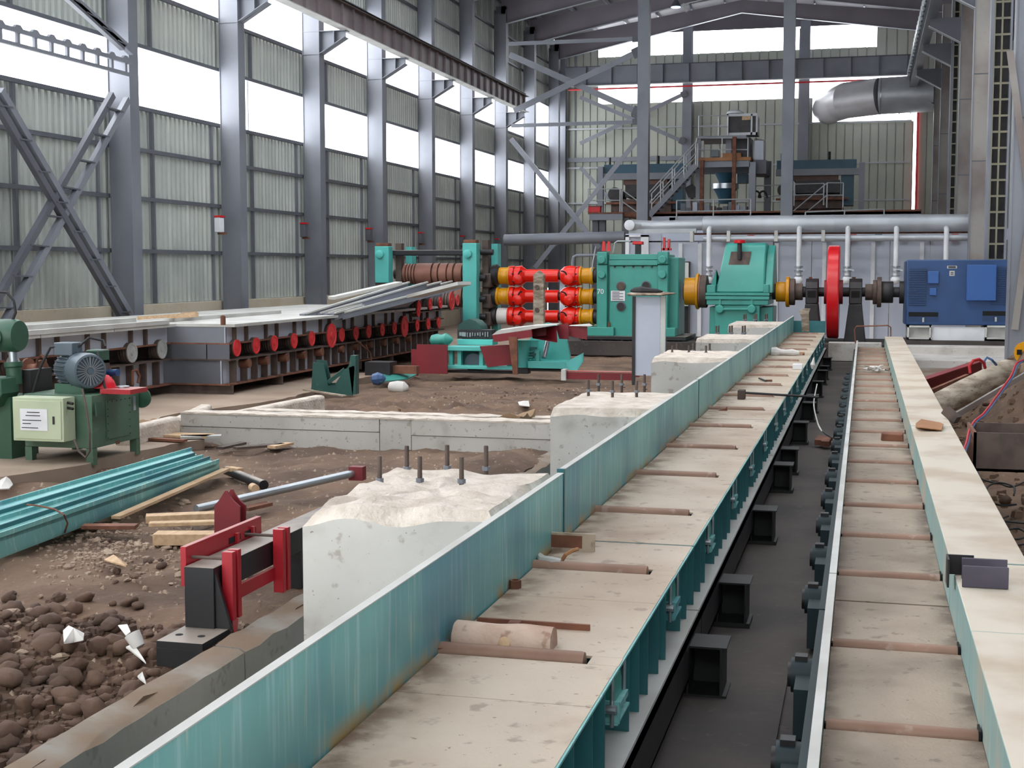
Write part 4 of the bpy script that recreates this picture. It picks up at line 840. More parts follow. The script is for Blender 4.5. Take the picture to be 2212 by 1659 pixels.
# ================================================================ stair tower and furnace platform (Y about 62..72)
PLY = 62.5
def T(px, py, Y=PLY): return AY(px, py, Y)
ZP = T(1320, 461).z
pf = thing('steel_platform', (-5, PLY, ZP), 'long grey steel platform behind the furnace carrying the stair tower', 'platform')
def tb(nm, a, b2, Y, th, m, par): p = T(*a, Y); q = T(*b2, Y); return obj(nm, B().box(p.x, q.x, Y, Y+th, q.z, p.z), M[m], par)
tb('edge_beam', (1273,462), (1345,475), PLY, .25, 'grey', pf); tb('edge_beam', (1407,462), (1990,476), PLY+.3, .25, 'furn', pf); tb('deck', (1270,459), (1345,462), PLY, 6, 'rust', pf); tb('deck', (1345,459), (1990,462), PLY+.3, 8, 'rust', pf)
for px in (1283, 1298, 1350, 1450, 1650, 1850): x = T(px,500).x; obj('leg', B().box(x-.14, x+.14, PLY+.3, PLY+.6, 0, ZP-.2), M['greydk'], pf)
t = thing('red_drum_box', T(1282, 455), 'small red box standing on the left end of the platform', 'box'); tb('body', (1268,446), (1296,458), PLY+.2, .4, 'red', t); tb('lid', (1267,445), (1297,447), PLY+.18, .44, 'maroon', t)
def railing(pts, Y, hh, lab, posts=None, grp='platform railings', m='rail', r=.03):
    P3 = [T(a, b2, Y) for a, b2 in pts]; t = thing('handrail', P3[0], lab, 'railing', grp)
    for s in (0, .5): obj('rail_bar', B().tube([p-V((0,0,hh*s)) for p in P3], r, 6), M[m], t)
    for i in range(len(P3)-1):
        n = max(1, int((P3[i+1]-P3[i]).length/1.1))
        for k in range(n+1):
            if i and not k: continue
            p = P3[i]+(P3[i+1]-P3[i])*k/n; obj('post', B().cyl(p-V((0,0,hh)), p, r, 6), M[m], t)
    return t
railing([(1270,408),(1340,408)], PLY, 1.05, 'handrail around the left end of the platform above the red box')
railing([(1344,410),(1386,440)], PLY+.1, 1.05, 'sloping handrail going down behind the inner column')
railing([(1462,433),(1622,430)], PLY-1, 1.0, 'handrail in front of the stair tower foot')
railing([(1740,458),(1910,452)], PLY-3, .9, 'low handrail above the right part of the air main')
railing([(1715,455),(1787,395),(1822,395)], PLY+1, 1.1, 'sloping handrail of the right furnace steps')
railing([(1625,402),(1716,398),(1780,396)], PLY+3, 1.0, 'handrail behind the right inner column')
# left and right furnace bays
for n, (a, b2, c) in enumerate(((1305, 1478, 0), (1678, 1850, -9))):
    Y = 68.0; nm = ('left', 'right')[n]
    t = thing('charging_furnace', (T((a+b2)/2, 400, Y).x, Y, ZP), 'brown hopper machine under a petrol blue beam, %s of the stair tower' % nm, 'machine', 'blue topped furnace bays')
    tb('blue_beam', (a, 356+c), (b2, 373+c), Y, 1.2, 'bluesteel', t); tb('grey_beam', (a-2, 375+c), (b2+8, 386+c), Y-.1, .3, 'grey', t)
    tb('post', ((1291,360,1856,350)[n*2], 360+c), ((1302, 0, 1866)[n*2], 470), Y-.2, .3, 'grey', t)
    x0, x1 = ((1346, 1441), (1714, 1809))[n]; p = T(x0, 380+c, Y); q = T(x1, 425+c, Y)
    obj('hopper_top', B().box(p.x, q.x, Y+.1, Y+2, (p.z+q.z)/2+.1, p.z), M['hopper'], t); obj('hopper_body', B().box(p.x+.1, q.x+.1, Y+.05, Y+1.9, q.z, (p.z+q.z)/2+.1), M['blackm'], t)
    obj('hopper_base', B().box(p.x-.6, q.x+.2, Y, Y+1.9, q.z-.75, q.z-.1), M['rustdk'], t); obj('roller_end', B().cyl((p.x-.4, Y-.1, q.z+.15), (p.x-.4, Y+1.5, q.z+.15), .35, 18), M['blackm'], t)
    obj('blue_side', B().box(q.x+.15, q.x+.75, Y+.2, Y+1.5, q.z-.6, p.z), M['bluesteel'], t); obj('shelf', B().box(p.x-.8, q.x+.5, Y-.3, Y-.1, q.z-.35, q.z-.25), M['rust'], t)
    obj('valve_stem', B().cyl((T(a+10,360+c,Y).x, Y+.3, T(a,356+c,Y).z), (T(a+10,360+c,Y).x, Y+.3, T(a,340+c,Y).z), .06, 8), M['blackm'], t)
    obj('valve_stem', B().cyl((T(1419 if n == 0 else 1790,360+c,Y).x, Y+.3, T(a,356+c,Y).z), (T(1419 if n == 0 else 1790,360+c,Y).x, Y+.3, T(a,338+c,Y).z), .09, 8), M['blackm'], t)
# tower
TY = 63.5
t = thing('stair_tower', (T(1570,350,TY).x, TY, ZP), 'grey steel stair tower with upper deck, rusty props and dark cabin', 'tower')
tb('deck_beam', (1513,346), (1620,360), TY, .3, 'grey', t); tb('under_beam', (1513,361), (1620,374), TY+2, .3, 'greydk', t); tb('side_beam', (1627,346), (1655,375), TY+.5, 2.5, 'greydk', t)
tb('post', (1504,297), (1512,460), TY, .25, 'grey', t); tb('post', (1618,350), (1631,462), TY, .3, 'grey', t); tb('post', (1652,348), (1664,455), TY+2.8, .3, 'greydk', t)
tb('deck_board', (1505,341), (1622,346), TY-.1, 3, 'crate', t)
for px in ((1512,1519),(1582,1588)): p = T(px[0],346 if px[0] < 1550 else 295,TY-.3); q = T(px[1],455,TY-.3); obj('rust_prop', B().box(p.x, q.x, TY-.3, TY-.1, ZP, p.z), M['maroon'] if False else M['rust'], t)
tb('upper_deck', (1508,294), (1612,298), TY, 2.8, 'grey', t); tb('timber_baulk', (1557,331), (1601,341), TY+.2, .5, 'crate', t)
ca = tb('cabin', (1573,249), (1634,288), TY+.3, 1.8, 'blackm', t)
for a, b2 in (((1570,246),(1636,250)), ((1570,287),(1636,291)), ((1570,246),(1573,291)), ((1622,246),(1625,291)), ((1633,250),(1636,291))): tb('frame_bar', a, b2, TY+.2, .1, 'rail', ca)
tb('patch_board', (1603,249), (1621,259), TY+.24, .05, 'wood', ca); p = T(1588,246,TY+1); obj('dome', B().lathe(p, (0,0,1), [(0, .4), (.08, .38), (.18, .2), (.2, .05)], 16), M['white'], ca)
tb('lower_cabin', (1587,298), (1621,341), TY+.6, 1.6, 'blackm', t); tb('control_box', (1568,300), (1580,332), TY+.6, .6, 'grey', t); tb('grey_cabinet', (1630,304), (1649,345), TY+.6, 1.2, 'furn', t); tb('wall_box', (1513,304), (1520,340), TY+.1, .3, 'flange', t)
tb('winch', (1536,323), (1552,338), TY+.5, .6, 'motgrey', t)
railing([(1505,298),(1616,298)], TY-.05, 1.05, 'handrail along the upper deck of the stair tower'); railing([(1510,250),(1553,250),(1573,250)], TY+.1, 1.0, 'topmost handrail left of the dark cabin'); railing([(1630,300),(1651,304)], TY+2.2, 1.0, 'short handrail beside the pale cabinet on the tower')
st = thing('stairs', T(1450, 400), 'open grey steel stairs climbing right to the tower deck', 'stairs'); SYY = TY-1.0
a, b2 = T(1402,466,SYY), T(1503,357,SYY)
for dy in (0, .8): obj('stringer', B().beam(a+V((0,dy,0)), b2+V((0,dy,0)), .05, .26), M['grey'], st)
for i in range(13): p = a+(b2-a)*(i+.5)/13; obj('tread', B().box(p.x-.14, p.x+.14, SYY+.03, SYY+.77, p.z-.02, p.z+.02), M['blackm'], st)
for dy in (0, .8):
    o = V((0, dy, 0)); 
    for hh in (.55, 1.05): obj('rail_bar', B().tube([a+o+V((0,0,hh)), b2+o+V((0,0,hh))], .03, 6), M['rail'], st)
    for i in range(5): p = a+o+(b2-a)*i/4; obj('rail_post', B().cyl(p, p+V((0,0,1.05)), .03, 6), M['rail'], st)
# blue vessel inside the tower
t = thing('blue_vessel', T(1562, 400, 65), 'blue conical vessel with a silver band hanging inside the stair tower', 'vessel'); x = T(1567,400,65).x
def zz(py): return T(1567, py, 65).z
obj('upper_cone', B().lathe((x, 65, zz(395)), (0,0,1), [(0, .28), (zz(374)-zz(395), .5)], 24), M['bluesteel'], t); obj('band', B().cyl((x, 65, zz(408)), (x, 65, zz(397)), .62, 28), M['zinc'], t); obj('lower_body', B().lathe((x, 65, zz(440)), (0,0,1), [(0, .3), (.3, .35), (zz(408)-zz(440), .55)], 20), M['bluesteel'], t); obj('side_tank', B().box(T(1592,0,65).x, T(1613,0,65).x, 65.2, 66, zz(395), zz(375)), M['bluesteel'], t)
t = thing('dark_plate', T(1490, 420, 64), 'tilted dark steel plate leaning at the foot of the stairs', 'plate'); obj('plate', B().prism([T(1479,406,64), T(1495,397,64), T(1504,405,64), T(1504,427,64), T(1487,427,64)], (0,.05,0)), M['blackm'], t); obj('prop', B().beam(T(1492,425,64.1), T(1495,458,64.1), .06, .06), M['rust'], t)
for px in (1625, 1640): pass
t = thing('hose_loops', T(1634, 420, 64), 'two dark hose loops arching above the platform right of the tower', 'hose')
for x0 in (1627, 1641): obj('loop', B().tube([T(x0+7-9*math.cos(g), 428-15*math.sin(g), 64) for g in [math.pi*i/10 for i in range(11)]], .05, 6), M['cable'], t)
t = thing('platform_clutter', T(1550, 450, 62), 'low dark pumps and boxes lying behind the tower railing', 'machinery')
random.seed(3)
for i in range(12): px = 1470+i*13; tb('unit', (px, 436+random.random()*14), (px+10, 459), 63.2+random.random()*1.5, .4, random.choice(['blackm','rustdk','motgrey','furn','greydk']), t)
random.seed(11)
# ================================================================ left roller conveyors
def conveyor(X, XL, y0, y1, lab, discs, disc_mat, hubm, r0=.17):
    t = thing('roller_conveyor', ((X+XL)/2, y0, 0), lab, 'conveyor', 'conveyors by the left wall')
    n = max(1, round((y1-y0)/2.4)); L = (y1-y0)/n
    for i in range(n): obj('top_plate', B().box(XL, X+.12, y0+i*L+.01, y0+(i+1)*L-.01, 1.44, 1.5), M['flange'], t)
    obj('upper_web', B().box(X-.1, X-.08, y0, y1, 1.12, 1.44), M['furn'], t); obj('shelf', B().box(XL, X, y0, y1, 1.09, 1.12), M['rust'], t)
    obj('pulley_bay_back', B().box(X-.5, X-.48, y0, y1, .8, 1.09), M['rustdk'], t); obj('shelf', B().box(XL, X+.02, y0, y1, .77, .8), M['rustdk'], t)
    obj('lower_web', B().box(X-.2, X-.18, y0, y1, .3, .77), M['furn'], t); obj('bottom_flange', B().box(XL, X, y0, y1, .27, .3), M['rust'], t)
    obj('end_web', B().box(XL, X-.0, y0, y0+.02, .8, 1.09), M['greydk'], t); obj('end_web', B().box(XL, X-.18, y0+.04, y0+.06, .3, .77), M['greydk'], t); obj('end_web', B().box(XL, X-.08, y0+.02, y0+.04, 1.12, 1.44), M['grey'], t)
    a = obj('stiffener', B().box(X-.08, X-.01, y0+.3, y0+.36, 1.12, 1.44), M['rustdk'], t); c = obj('stiffener', B().box(X-.18, X-.04, y0+.35, y0+.4, .3, .77), M['rustdk'], t)
    k = 1
    while y0+.3+k*.75 < y1-.1: again(a, (0, k*.75-(.2 if k % 2 else 0), 0)); k += 1
    k = 1
    while y0+.35+k*.5 < y1-.1: again(c, (0, k*.5, 0)); k += 1
    k = 0
    while y0+.2+k*2.4 < y1: obj('bearer', B().box(XL, X+.02, y0+.1+k*2.4, y0+.13+k*2.4, .08, .27), M['rustdk'], t); obj('foot', B().box(X-.25, X-.1, y0+.05+k*2.4, y0+.2+k*2.4, -.02, .08), M['rust'], t); k += 1
    for (y, r) in discs:
        xx = X+.02; pr = []
        for q in range(4): pr += [(q*.055, r*.9), (q*.055+.02, r), (q*.055+.04, r), (q*.055+.05, r*.86)]
        b = B().lathe((xx-.22, y, 1.01 if r < .25 else 1.02), (1,0,0), pr+[(.215, r*.98)], 28); pu = obj('pulley', b, M['rustdk'], t)
        obj('pulley_face', B().lathe((xx-.005, y, 1.01 if r < .25 else 1.02), (1,0,0), [(0, r), (.02, r), (.021, r*.8), (.01, r*.78), (.012, r*.3), (.03, r*.28), (.035, r*.1)], 32), disc_mat, pu)
    return t
ys = [25.15, 26.05, 26.95, 28.0, 29.0, 30.85, 31.8, 32.7, 33.72, 34.67, 36.6, 37.6, 38.6]
cA = conveyor(-12.2, -16.6, 24.85, 39.2, 'dark framed roller conveyor with red pulleys leading to the roll stand', [(y, .17) for y in ys]+[(30.2, .29), (35.5, .29)], M['redplate'], None)
for y in (25.7, 26.6, 27.6, 28.6, 29.6, 30.9, 31.9, 32.9, 33.9, 34.9, 36): obj('bearing_barrel', B().cyl((-12.5, y, .66), (-12.16, y, .66), .09, 16), M['rust'], cA)
cB = conveyor(-13.45, -16.6, 15.5, 24.8, 'grey framed roller conveyor at far left, behind the hydraulic unit', [(23.25, .19), (24.4, .19), (19.5, .19)], M['hubgrey'], None)
obj('lifting_lug', B().tube([(-13.4, 23.2, .4), (-13.4, 23.2, .66), (-13.4, 23.35, .68), (-13.4, 23.45, .55), (-13.4, 23.4, .42)], .03, 8), M['rust'], cB)
t = thing('bar_bundle', (-13.0, 20, 1.5), 'pale flat steel bars stacked along the edge of the far left conveyor', 'steel bars')
for i, (x, y0, y1, z) in enumerate(((-13.4, 15.5, 24.5, 1.5), (-13.62, 15.2, 24.9, 1.5), (-13.9, 15.5, 31, 1.5), (-13.55, 15.4, 23.5, 1.58))): obj('bar', B().box(x-.09, x+.09, y0, y1, z, z+.08), M['flange'], t)
t = thing('small_chain', (-14.2, 19.5, 1.5), 'small heap of dark chain lying on the far left conveyor', 'chain')
for i in range(14): p = AZ(190+i*4, 706-(i % 3)*1.5, 1.53); obj('link', B().tube([p+V((.05*math.cos(g), .05*math.sin(g), .02*math.sin(g*2+i))) for g in [2*math.pi*k/6 for k in range(7)]], .012, 5), M['rustdk'], t)
p = AZ(482, 702, 1.5); t = thing('upright_pin', p, 'short rusty round pin standing on the conveyor top', 'pin'); obj('pin', B().lathe(p, (0,0,1), [(0, .05), (.16, .05), (.18, .04), (.19, .02)], 14), M['rust'], t)
for i, (a, b2, c) in enumerate(((300, 688, 425), (395, 680, 420))):
    p = AZ(a, b2, 1.55); q = AZ(c, 680-i*2, 1.66); obj('timber_plank', B().beam(p, q, .1, .09), M['wood'], label=('long', 'short')[i]+' pale timber plank lying on the conveyor beside the plinth', cat='plank', group='planks on the conveyor')
# tilting table with upper pulleys
t = thing('tilting_table', (-13, 33, 1.4), 'grey sloping table with long channels rising to the roll stand', 'table')
lo = [(653,680),(684,679),(702,679),(716,679),(735,678)]; hi = [(877,612),(917,612),(946,611),(970,610),(992,612)]
for a, b2 in zip(lo, hi):
    p = AZ(*a, 1.52); q = AZ(*b2, 2.22); obj('channel', B().beam(p-V((0,0,.06)), q-V((0,0,.06)), .16, .16), M['grey'], t); obj('channel_lip', B().beam(p+V((.09,0,.03)), q+V((.09,0,.03)), .04, .04), M['flange'], t)
obj('bed_plate', B().prism([AZ(655,683,1.42), AZ(760,683,1.42), AZ(1000,616,2.05), AZ(880,616,2.05)], (0,0,.04)), M['greydk'], t)
p, q = AZ(715,644,2.0), AZ(862,611.5,2.3); obj('top_board', B().beam(p, q, .55, .06), M['flange'], t)
p, q = AZ(893,640,2.02), AZ(1003,612,2.3); obj('side_board', B().beam(p, q, .42, .07), M['flange'], t)
a, b2 = AZ(735,680,1.5), AZ(900,640,1.9); obj('sloping_web', B().add([a, V((-12.25, 36, 1.5)), V((-12.25, 38.5, 2.0)), b2, a+V((-.05,0,0)), V((-12.3, 36, 1.5)), V((-12.3, 38.5, 2.0)), b2+V((-.05,0,0))], [(0,1,2,3),(7,6,5,4),(0,4,5,1),(1,5,6,2),(2,6,7,3),(3,7,4,0)]), M['furn'], t)
X = -12.05
obj('pulley_frame', B().box(X-.5, X-.45, 35.8, 40.3, 1.5, 2.05), M['furn'], t); obj('shelf', B().box(X-.6, X, 35.8, 40.3, 1.36, 1.39), M['rustdk'], t)
for y in (36.1, 36.7, 37.6, 38.5, 39.4): obj('stiffener', B().box(X-.45, X-.05, y, y+.05, 1.75, 2.08), M['greydk'], t)
for y, r in ((36.35,.17),(37.37,.17),(38.35,.17),(39.5,.28),(40.1,.17),(36.3,.15)):
    z = 1.56+(y-36.4)*.02-(0 if r != .15 else .16); pu = obj('pulley', B().lathe((X-.25, y, z), (1,0,0), [(0,r*.85),(.02,r),(.08,r),(.09,r*.86),(.11,r),(.17,r),(.18,r*.86),(.2,r),(.24,r)], 28), M['rustdk'], t)
    obj('pulley_face', B().lathe((X, y, z), (1,0,0), [(0, r), (.02, r), (.021, r*.8), (.01, r*.78), (.012, r*.3), (.03, r*.25)], 28), M['redplate'], pu)
t = thing('support_rod', AX(830,760,-12), 'thin bent steel rod leaning down from the conveyor', 'rod'); obj('rod', B().tube([AX(770,735,-12), AX(800,762,-11.9), AX(804,808,-11.8)], .02, 6), M['rust'], t); obj('rod', B().tube([AX(790,745,-12), AX(803,775,-11.9)], .02, 6), M['rust'], t)
# ================================================================ hydraulic unit
HY = 15.6; DEF[:] = [170, 905]
def Hh(px, py, Y=HY): return AY(px, py, Y)
t = thing('hydraulic_unit', (Hh(200,900).x, HY, .09), 'green hydraulic tank unit with grey electric motor on top', 'hydraulic unit')
TX = -9.64; ty0, ty1 = 15.66, 16.85; tx0, tx1 = -10.64, TX; zt = AX(297, 838, TX).z; zb = .2
obj('tank', B().box(tx0, tx1, ty0, ty1, .27, zt), M['greenp'], t, bevel=.008)
a1, a2 = AX(229, 905, TX).y, AX(280, 905, TX).y; z1 = AX(229, 865, TX).z; z0 = AX(229, 950, TX).z
pn = obj('access_panel', B().box(TX, TX+.015, a1, a2, z0, z1), M['greenp'], t, bevel=.003)
z0 += .02; z1 -= .02
for i in range(6):
    for y, z in ((a1+.02+(a2-a1-.04)*i/5, z1), (a1+.02, z0+(z1-z0)*i/5), (a2-.02, z0+(z1-z0)*i/5)): obj('screw', B().cyl((TX+.015, y, z), (TX+.022, y, z), .008, 6), M['blackm'], pn)
y = AX(288, 870, TX).y; obj('sight_gauge', B().box(TX, TX+.02, y-.03, y+.03, AX(288, 886, TX).z, AX(288, 856, TX).z), M['zinc'], t)
y = AX(254, 955, TX).y; obj('name_tag', B().box(TX, TX+.006, y-.05, y+.05, AX(254,959,TX).z, AX(254,952,TX).z), M['rust'], t)
obj('rib_plate', B().cyl((TX+.02, ty1+.02, zt-.14), (TX+.02, ty1+.05, zt-.14), .14, 24), M['green'], t)
obj('rib_plate', B().pyz([(ty0-.02, zt-.08), (ty0+.13, zt-.1), (ty0+.17, zt-.27), (ty0+.0, zt-.27)], TX+.05, TX+.07), M['green'], t)
for x in (tx0, tx1-.1):
    for y in (ty0, ty1-.1): obj('foot', B().box(x, x+.1, y, y+.1, .05, .27), M['greenp'], t)
# motor on the tank, axis roughly towards the camera right
md = V((.83, -.55, 0)).normalized(); mc = Hh(168, 807, HY+.45); mc.z = zt+.3; R = .225
m0 = mc-md*.02
mo = thing('pump_motor', mc-V((0,0,.3)), 'blue grey ribbed electric motor with round fan grille on the green tank', 'motor')
obj('frame', B().lathe(mc-md*.34, md, [(0, .1), (.02, R*.85), (.1, R*.92), (.42, R*.92)], 32), M['motgrey'], mo)
fin = B()
for i in range(26):
    g = 2*math.pi*i/26; a = md.cross(V((0,0,1))); n = a*math.cos(g)+V((0,0,1))*math.sin(g); fin.beam(mc-md*.22+n*R*.96, mc+md*.1+n*R*.96, .012, .06, n)
o = obj('cooling_fins', fin, M['motgrey'], mo, kind='stuff')
obj('fan_cowl', B().lathe(mc+md*.08, md, [(0, R*1.02), (.22, R*1.05), (.3, R*.98), (.31, R*.86), (.28, R*.84), (.28, .02)], 40), M['motgrey'], mo)
gr = B()
for i in range(24):
    g = 2*math.pi*i/24; a = md.cross(V((0,0,1))); n = a*math.cos(g)+V((0,0,1))*math.sin(g); gr.beam(mc+md*.385+n*.05, mc+md*.385+n*R*.84, .006, .01)
obj('fan_grille', gr, M['zinc'], mo, kind='stuff'); obj('grille_hub', B().cyl(mc+md*.375, mc+md*.4, .045, 20), M['motgrey'], mo)
obj('terminal_box', B().box(mc.x-.26, mc.x+.02, mc.y-.15, mc.y+.1, mc.z+R*.85, mc.z+R*.85+.17), M['motgrey'], mo, bevel=.012); obj('foot', B().box(mc.x-.25, mc.x+.15, mc.y-.16, mc.y+.16, zt, zt+.12), M['greendk'] if 'greendk' in M else M['green'], mo)
obj('cable', B().tube([mc+V((-.1,-.1,.32)), mc+V((-.3,-.15,.3)), mc+V((-.42,-.2,.05)), mc+V((-.55,-.2,-.3))], .018, 8), M['cable'], mo); obj('cable', B().tube([mc+V((.02,0,.3)), mc+V((.12,.1,.42)), mc+V((.3,.15,.38)), mc+V((.36,.1,.3))], .016, 8), M['cable'], mo)
obj('red_tray', B().box(Hh(190,0).x, Hh(256,0).x, HY+.3, HY+.75, zt, zt+.06), M['redpaint'], t); hp = Hh(222, 836, HY+.5)
hh = thing('red_helmet', hp, 'bright red plastic cap lying on the red tray beside the motor', 'cap'); obj('shell', B().lathe((hp.x, HY+.55, zt+.06), (0,0,1), [(0, .14), (.04, .14), (.1, .115), (.16, .06), (.175, .01)], 24), M['redpl'], hh); obj('brim', B().lathe((hp.x, HY+.55, zt+.06), (0,0,1), [(0, .165), (.012, .165), (.013, .13)], 24), M['redpl'], hh)
p = Hh(215, 790, HY+.8); obj('pump_body', B().box(p.x-.08, p.x+.1, HY+.7, HY+.9, zt, p.z+.1), M['rustdk'], t, bevel=.02); obj('valve_block', B().box(p.x-.12, p.x+.1, HY+.65, HY+.9, p.z+.02, p.z+.22), M['green'], t, bevel=.02)
obj('blue_knob', B().cyl((p.x+.1, HY+.75, p.z-.1), (p.x+.32, HY+.72, p.z-.08), .05, 14), M['blue'], t); obj('hose', B().tube([(p.x+.1, HY+.6, p.z+.2), (p.x+.22, HY+.45, p.z), (p.x+.32, HY+.4, p.z-.28), (p.x+.38, HY+.35, zt)], .017, 8), M['cable'], t)
obj('filler_cap', B().lathe((Hh(268,0,HY+.6).x, HY+.6, zt), (0,0,1), [(0,.06),(.05,.06),(.05,.08),(.08,.08),(.085,.06)], 18), M['zinc'], t)
# cabinet
HY -= .25
c = thing('control_cabinet', (Hh(115,0).x, HY, .38), 'pale green control cabinet with a white notice on its door', 'cabinet')
x0, x1 = Hh(53,0).x, Hh(161,0).x; z0, z1 = Hh(100,948).z, Hh(100,855).z
obj('body', B().box(x0, x1, HY, HY+.27, z0, z1), M['cab'], c, bevel=.006); dr = obj('door', B().box(x0+.03, x1-.03, HY-.012, HY, z0+.03, z1-.04), M['cab'], c, bevel=.004)
nb = obj('notice', B().box(Hh(70,0).x, Hh(128,0).x, HY-.018, HY-.013, Hh(100,925).z, Hh(100,879).z), M['paper'], c)
for py, a, b2 in ((886,85,112),(893,82,113),(903,75,115),(910,75,93),(919,73,108)): obj('print_line', B().box(Hh(a,0).x, Hh(b2,0).x, HY-.02, HY-.018, Hh(90,py+.9).z, Hh(90,py-.9).z), M['ink'], nb)
obj('lock', B().box(Hh(139,0).x, Hh(143,0).x, HY-.02, HY-.012, Hh(140,912).z, Hh(140,895).z), M['blackm'], dr)
for py in (868, 879): z = Hh(180,py).z; obj('cable_gland', B().cyl((x1, HY+.1, z), (x1+.09, HY+.08, z-.01), .018, 8), M['cable'], c)
obj('hose', B().tube([Hh(178,840,HY+.1), Hh(186,880,HY-.02), Hh(193,930,HY-.05), Hh(194,975,HY-.1), Hh(185,988,HY-.12), Hh(170,975,HY-.05), Hh(160,950,HY+.05)], .014, 8), M['rustdk'], c)
# green machine at the left edge
DEF[:] = [25, 800]
G = lambda px, py: AY(px, py, 15.9)
t = thing('green_press', (G(10,900).x, 15.9, .05), 'dark green hydraulic machine with chrome piston at the left edge', 'machine')
x = G(50,0).x; 
obj('upper_boss', B().lathe((G(-40,0).x, 15.9, G(0,725).z), (1,0,0), [(0,.2),(.3,.22),(.55,.22),(.6,.2)], 28), M['green'], t); obj('pivot_cap', B().lathe((G(8,727).x, 15.68, G(8,727).z), (0,-1,0), [(0,.13),(.03,.13),(.05,.09),(.06,.09)], 24), M['green'], t)
obj('upper_arm', B().pxz([(G(-60,0).x, G(0,705).z), (G(30,0).x, G(0,712).z), (G(38,0).x, G(0,735).z), (G(10,0).x, G(0,755).z), (G(-60,0).x, G(0,770).z)], 15.7, 15.95), M['green'], t, bevel=.02)
obj('piston', B().cyl(G(26,745), G(29,785), .055, 20), M['zinc'], t); obj('cylinder', B().lathe(G(32,830), (G(28,782)-G(32,830)), [(0,.1),(.22,.1),(.24,.12),(.3,.12)], 20), M['green'], t)
obj('lower_block', B().pxz([(G(-60,0).x, G(0,812).z), (G(40,0).x, G(0,812).z), (G(42,0).x, G(0,845).z), (G(0,0).x, G(0,875).z), (G(-60,0).x, G(0,880).z)], 15.5, 15.9), M['green'], t, bevel=.015); obj('pivot_cap', B().cyl((G(8,832).x, 15.46, G(8,832).z), (G(8,832).x, 15.5, G(8,832).z), .1, 24), M['green'], t)
obj('pedestal', B().box(G(-60,0).x, G(40,0).x, 15.7, 16.3, .09, G(0,855).z), M['green'], t); obj('side_frame', B().box(G(38,0).x, G(56,0).x, 16.0, 16.5, .3, G(0,800).z), M['blackm'], t)
obj('black_hose', B().tube([G(-5,630), G(15,632), G(30,650), G(34,675), G(22,705), G(5,725)], .018, 8), M['cable'], t)
t = thing('rusty_valve', G(75,800), 'rusty flanged pipe valve between the green machine and the grey motor', 'valve'); v = AY(75,805,16.6)
obj('body', B().lathe(v-V((.12,0,0)), (1,0,0), [(0,.2),(.03,.2),(.04,.12),(.2,.12),(.21,.18),(.24,.18)], 20), M['rust'], t); obj('hoop', B().tube([AY(82,810,16.5), AY(80,778,16.5), AY(90,767,16.5), AY(98,778,16.5), AY(98,800,16.5)], .02, 8), M['rust'], t); obj('elbow', B().tube([AY(74,850,16.4), AY(75,825,16.4), AY(85,808,16.4), AY(95,805,16.4)], .06, 12), M['redpaint'], t)
DEF[:] = [1128, 760]
# ================================================================ middle machinery
MY = 31.0
def K(px, py, Y=MY): return AY(px, py, Y)
def kb(nm, a, b2, Y, th, m, par, bevel=0): p = K(*a, Y); q = K(*b2, Y); return obj(nm, B().box(p.x, q.x, Y, Y+th, q.z, p.z), M[m], par, bevel=bevel)
t = thing('tilting_frame_machine', K(1030, 800), 'turquoise framed machine with maroon side panels lying beyond the soil', 'machine')
kb('maroon_panel', (900,744), (966,808), MY-.3, .05, 'maroon', t); kb('side_flap', (888,755), (901,812), MY-.1, .1, 'maroon', t)
kb('top_beam', (962,748), (1062,759), MY, .5, 'tealcy', t, .01); kb('upper_beam', (988,733), (1064,746), MY+.5, .5, 'tealcy', t, .01); kb('lower_beam', (966,789), (1108,799), MY-.05, .5, 'tealcy', t, .01)
for a in (970, 988, 1035, 1095): kb('post', (a,757), (a+8,792), MY+.1, .15, 'tealcy', t)
kb('rear_plate', (988,757), (1040,790), MY+.5, .04, 'tealdk', t); kb('base_rail', (966,799), (1120,808), MY+.2, .6, 'blackm', t)
obj('maroon_panel', B().prism([K(1036,748,MY-.1), K(1112,744,MY-.1), K(1114,787,MY-.1), K(1052,793,MY-.1)], (0,.04,0)), M['maroon'], t)
obj('inner_drum', B().lathe((K(1015,785).x, MY+.3, K(1015,785).z), (0,1,0), [(0,.22),(.3,.22)], 20), M['motgrey'], t)
p = K(1014, 712, MY+1); obj('dome', B().prism([K(988,712,MY+1), K(990,702,MY+1), K(1000,694,MY+1), K(1013,689,MY+1), K(1028,694,MY+1), K(1037,703,MY+1), K(1040,712,MY+1)], (0,.6,0)), M['greenframe'], t)
kb('work_table', (988,712), (1062,732), MY+.7, .4, 'blackm', t)
random.seed(5)
for i in range(12): px = 992+i*5.5; kb('small_part', (px, 719-random.random()*2), (px+random.choice([2,3,5]), 724+random.random()*4), MY+.66, .04, 'zinc', t)
g = thing('crumpled_cloth', K(955, 735), 'pale green crumpled cloth bundle on top of the turquoise machine', 'cloth')
obj('cloth', B().lathe(K(928,735,MY+.1), (1,.0,.05), [(0,.03),(.06,.12),(.2,.15),(.3,.12),(.42,.16),(.52,.1),(.58,.03)], 12), M['tealmc'], g)
t = thing('fan_arm_machine', K(1180, 790), 'turquoise quadrant machine with ribbed column and chrome rod', 'machine')
arc = [(1136,795), (1138,760), (1150,715), (1163,702), (1182,697), (1200,702), (1215,716), (1225,740), (1231,768), (1231,790)]
obj('quadrant_plate', B().prism([K(a, b2, MY+.5) for a, b2 in arc], (0,.12,0)), M['tealcy'], t)
c = K(1128, 795); obj('column', B().cyl((c.x, MY+.1, K(0,794).z), (c.x, MY+.1, K(0,735).z), .15, 20), M['tealcy'], t)
for py in (760, 772, 784): z = K(0,py).z; obj('column_rib', B().box(c.x-.25, c.x+.25, MY, MY+.2, z, z+.015), M['tealcy'], t)
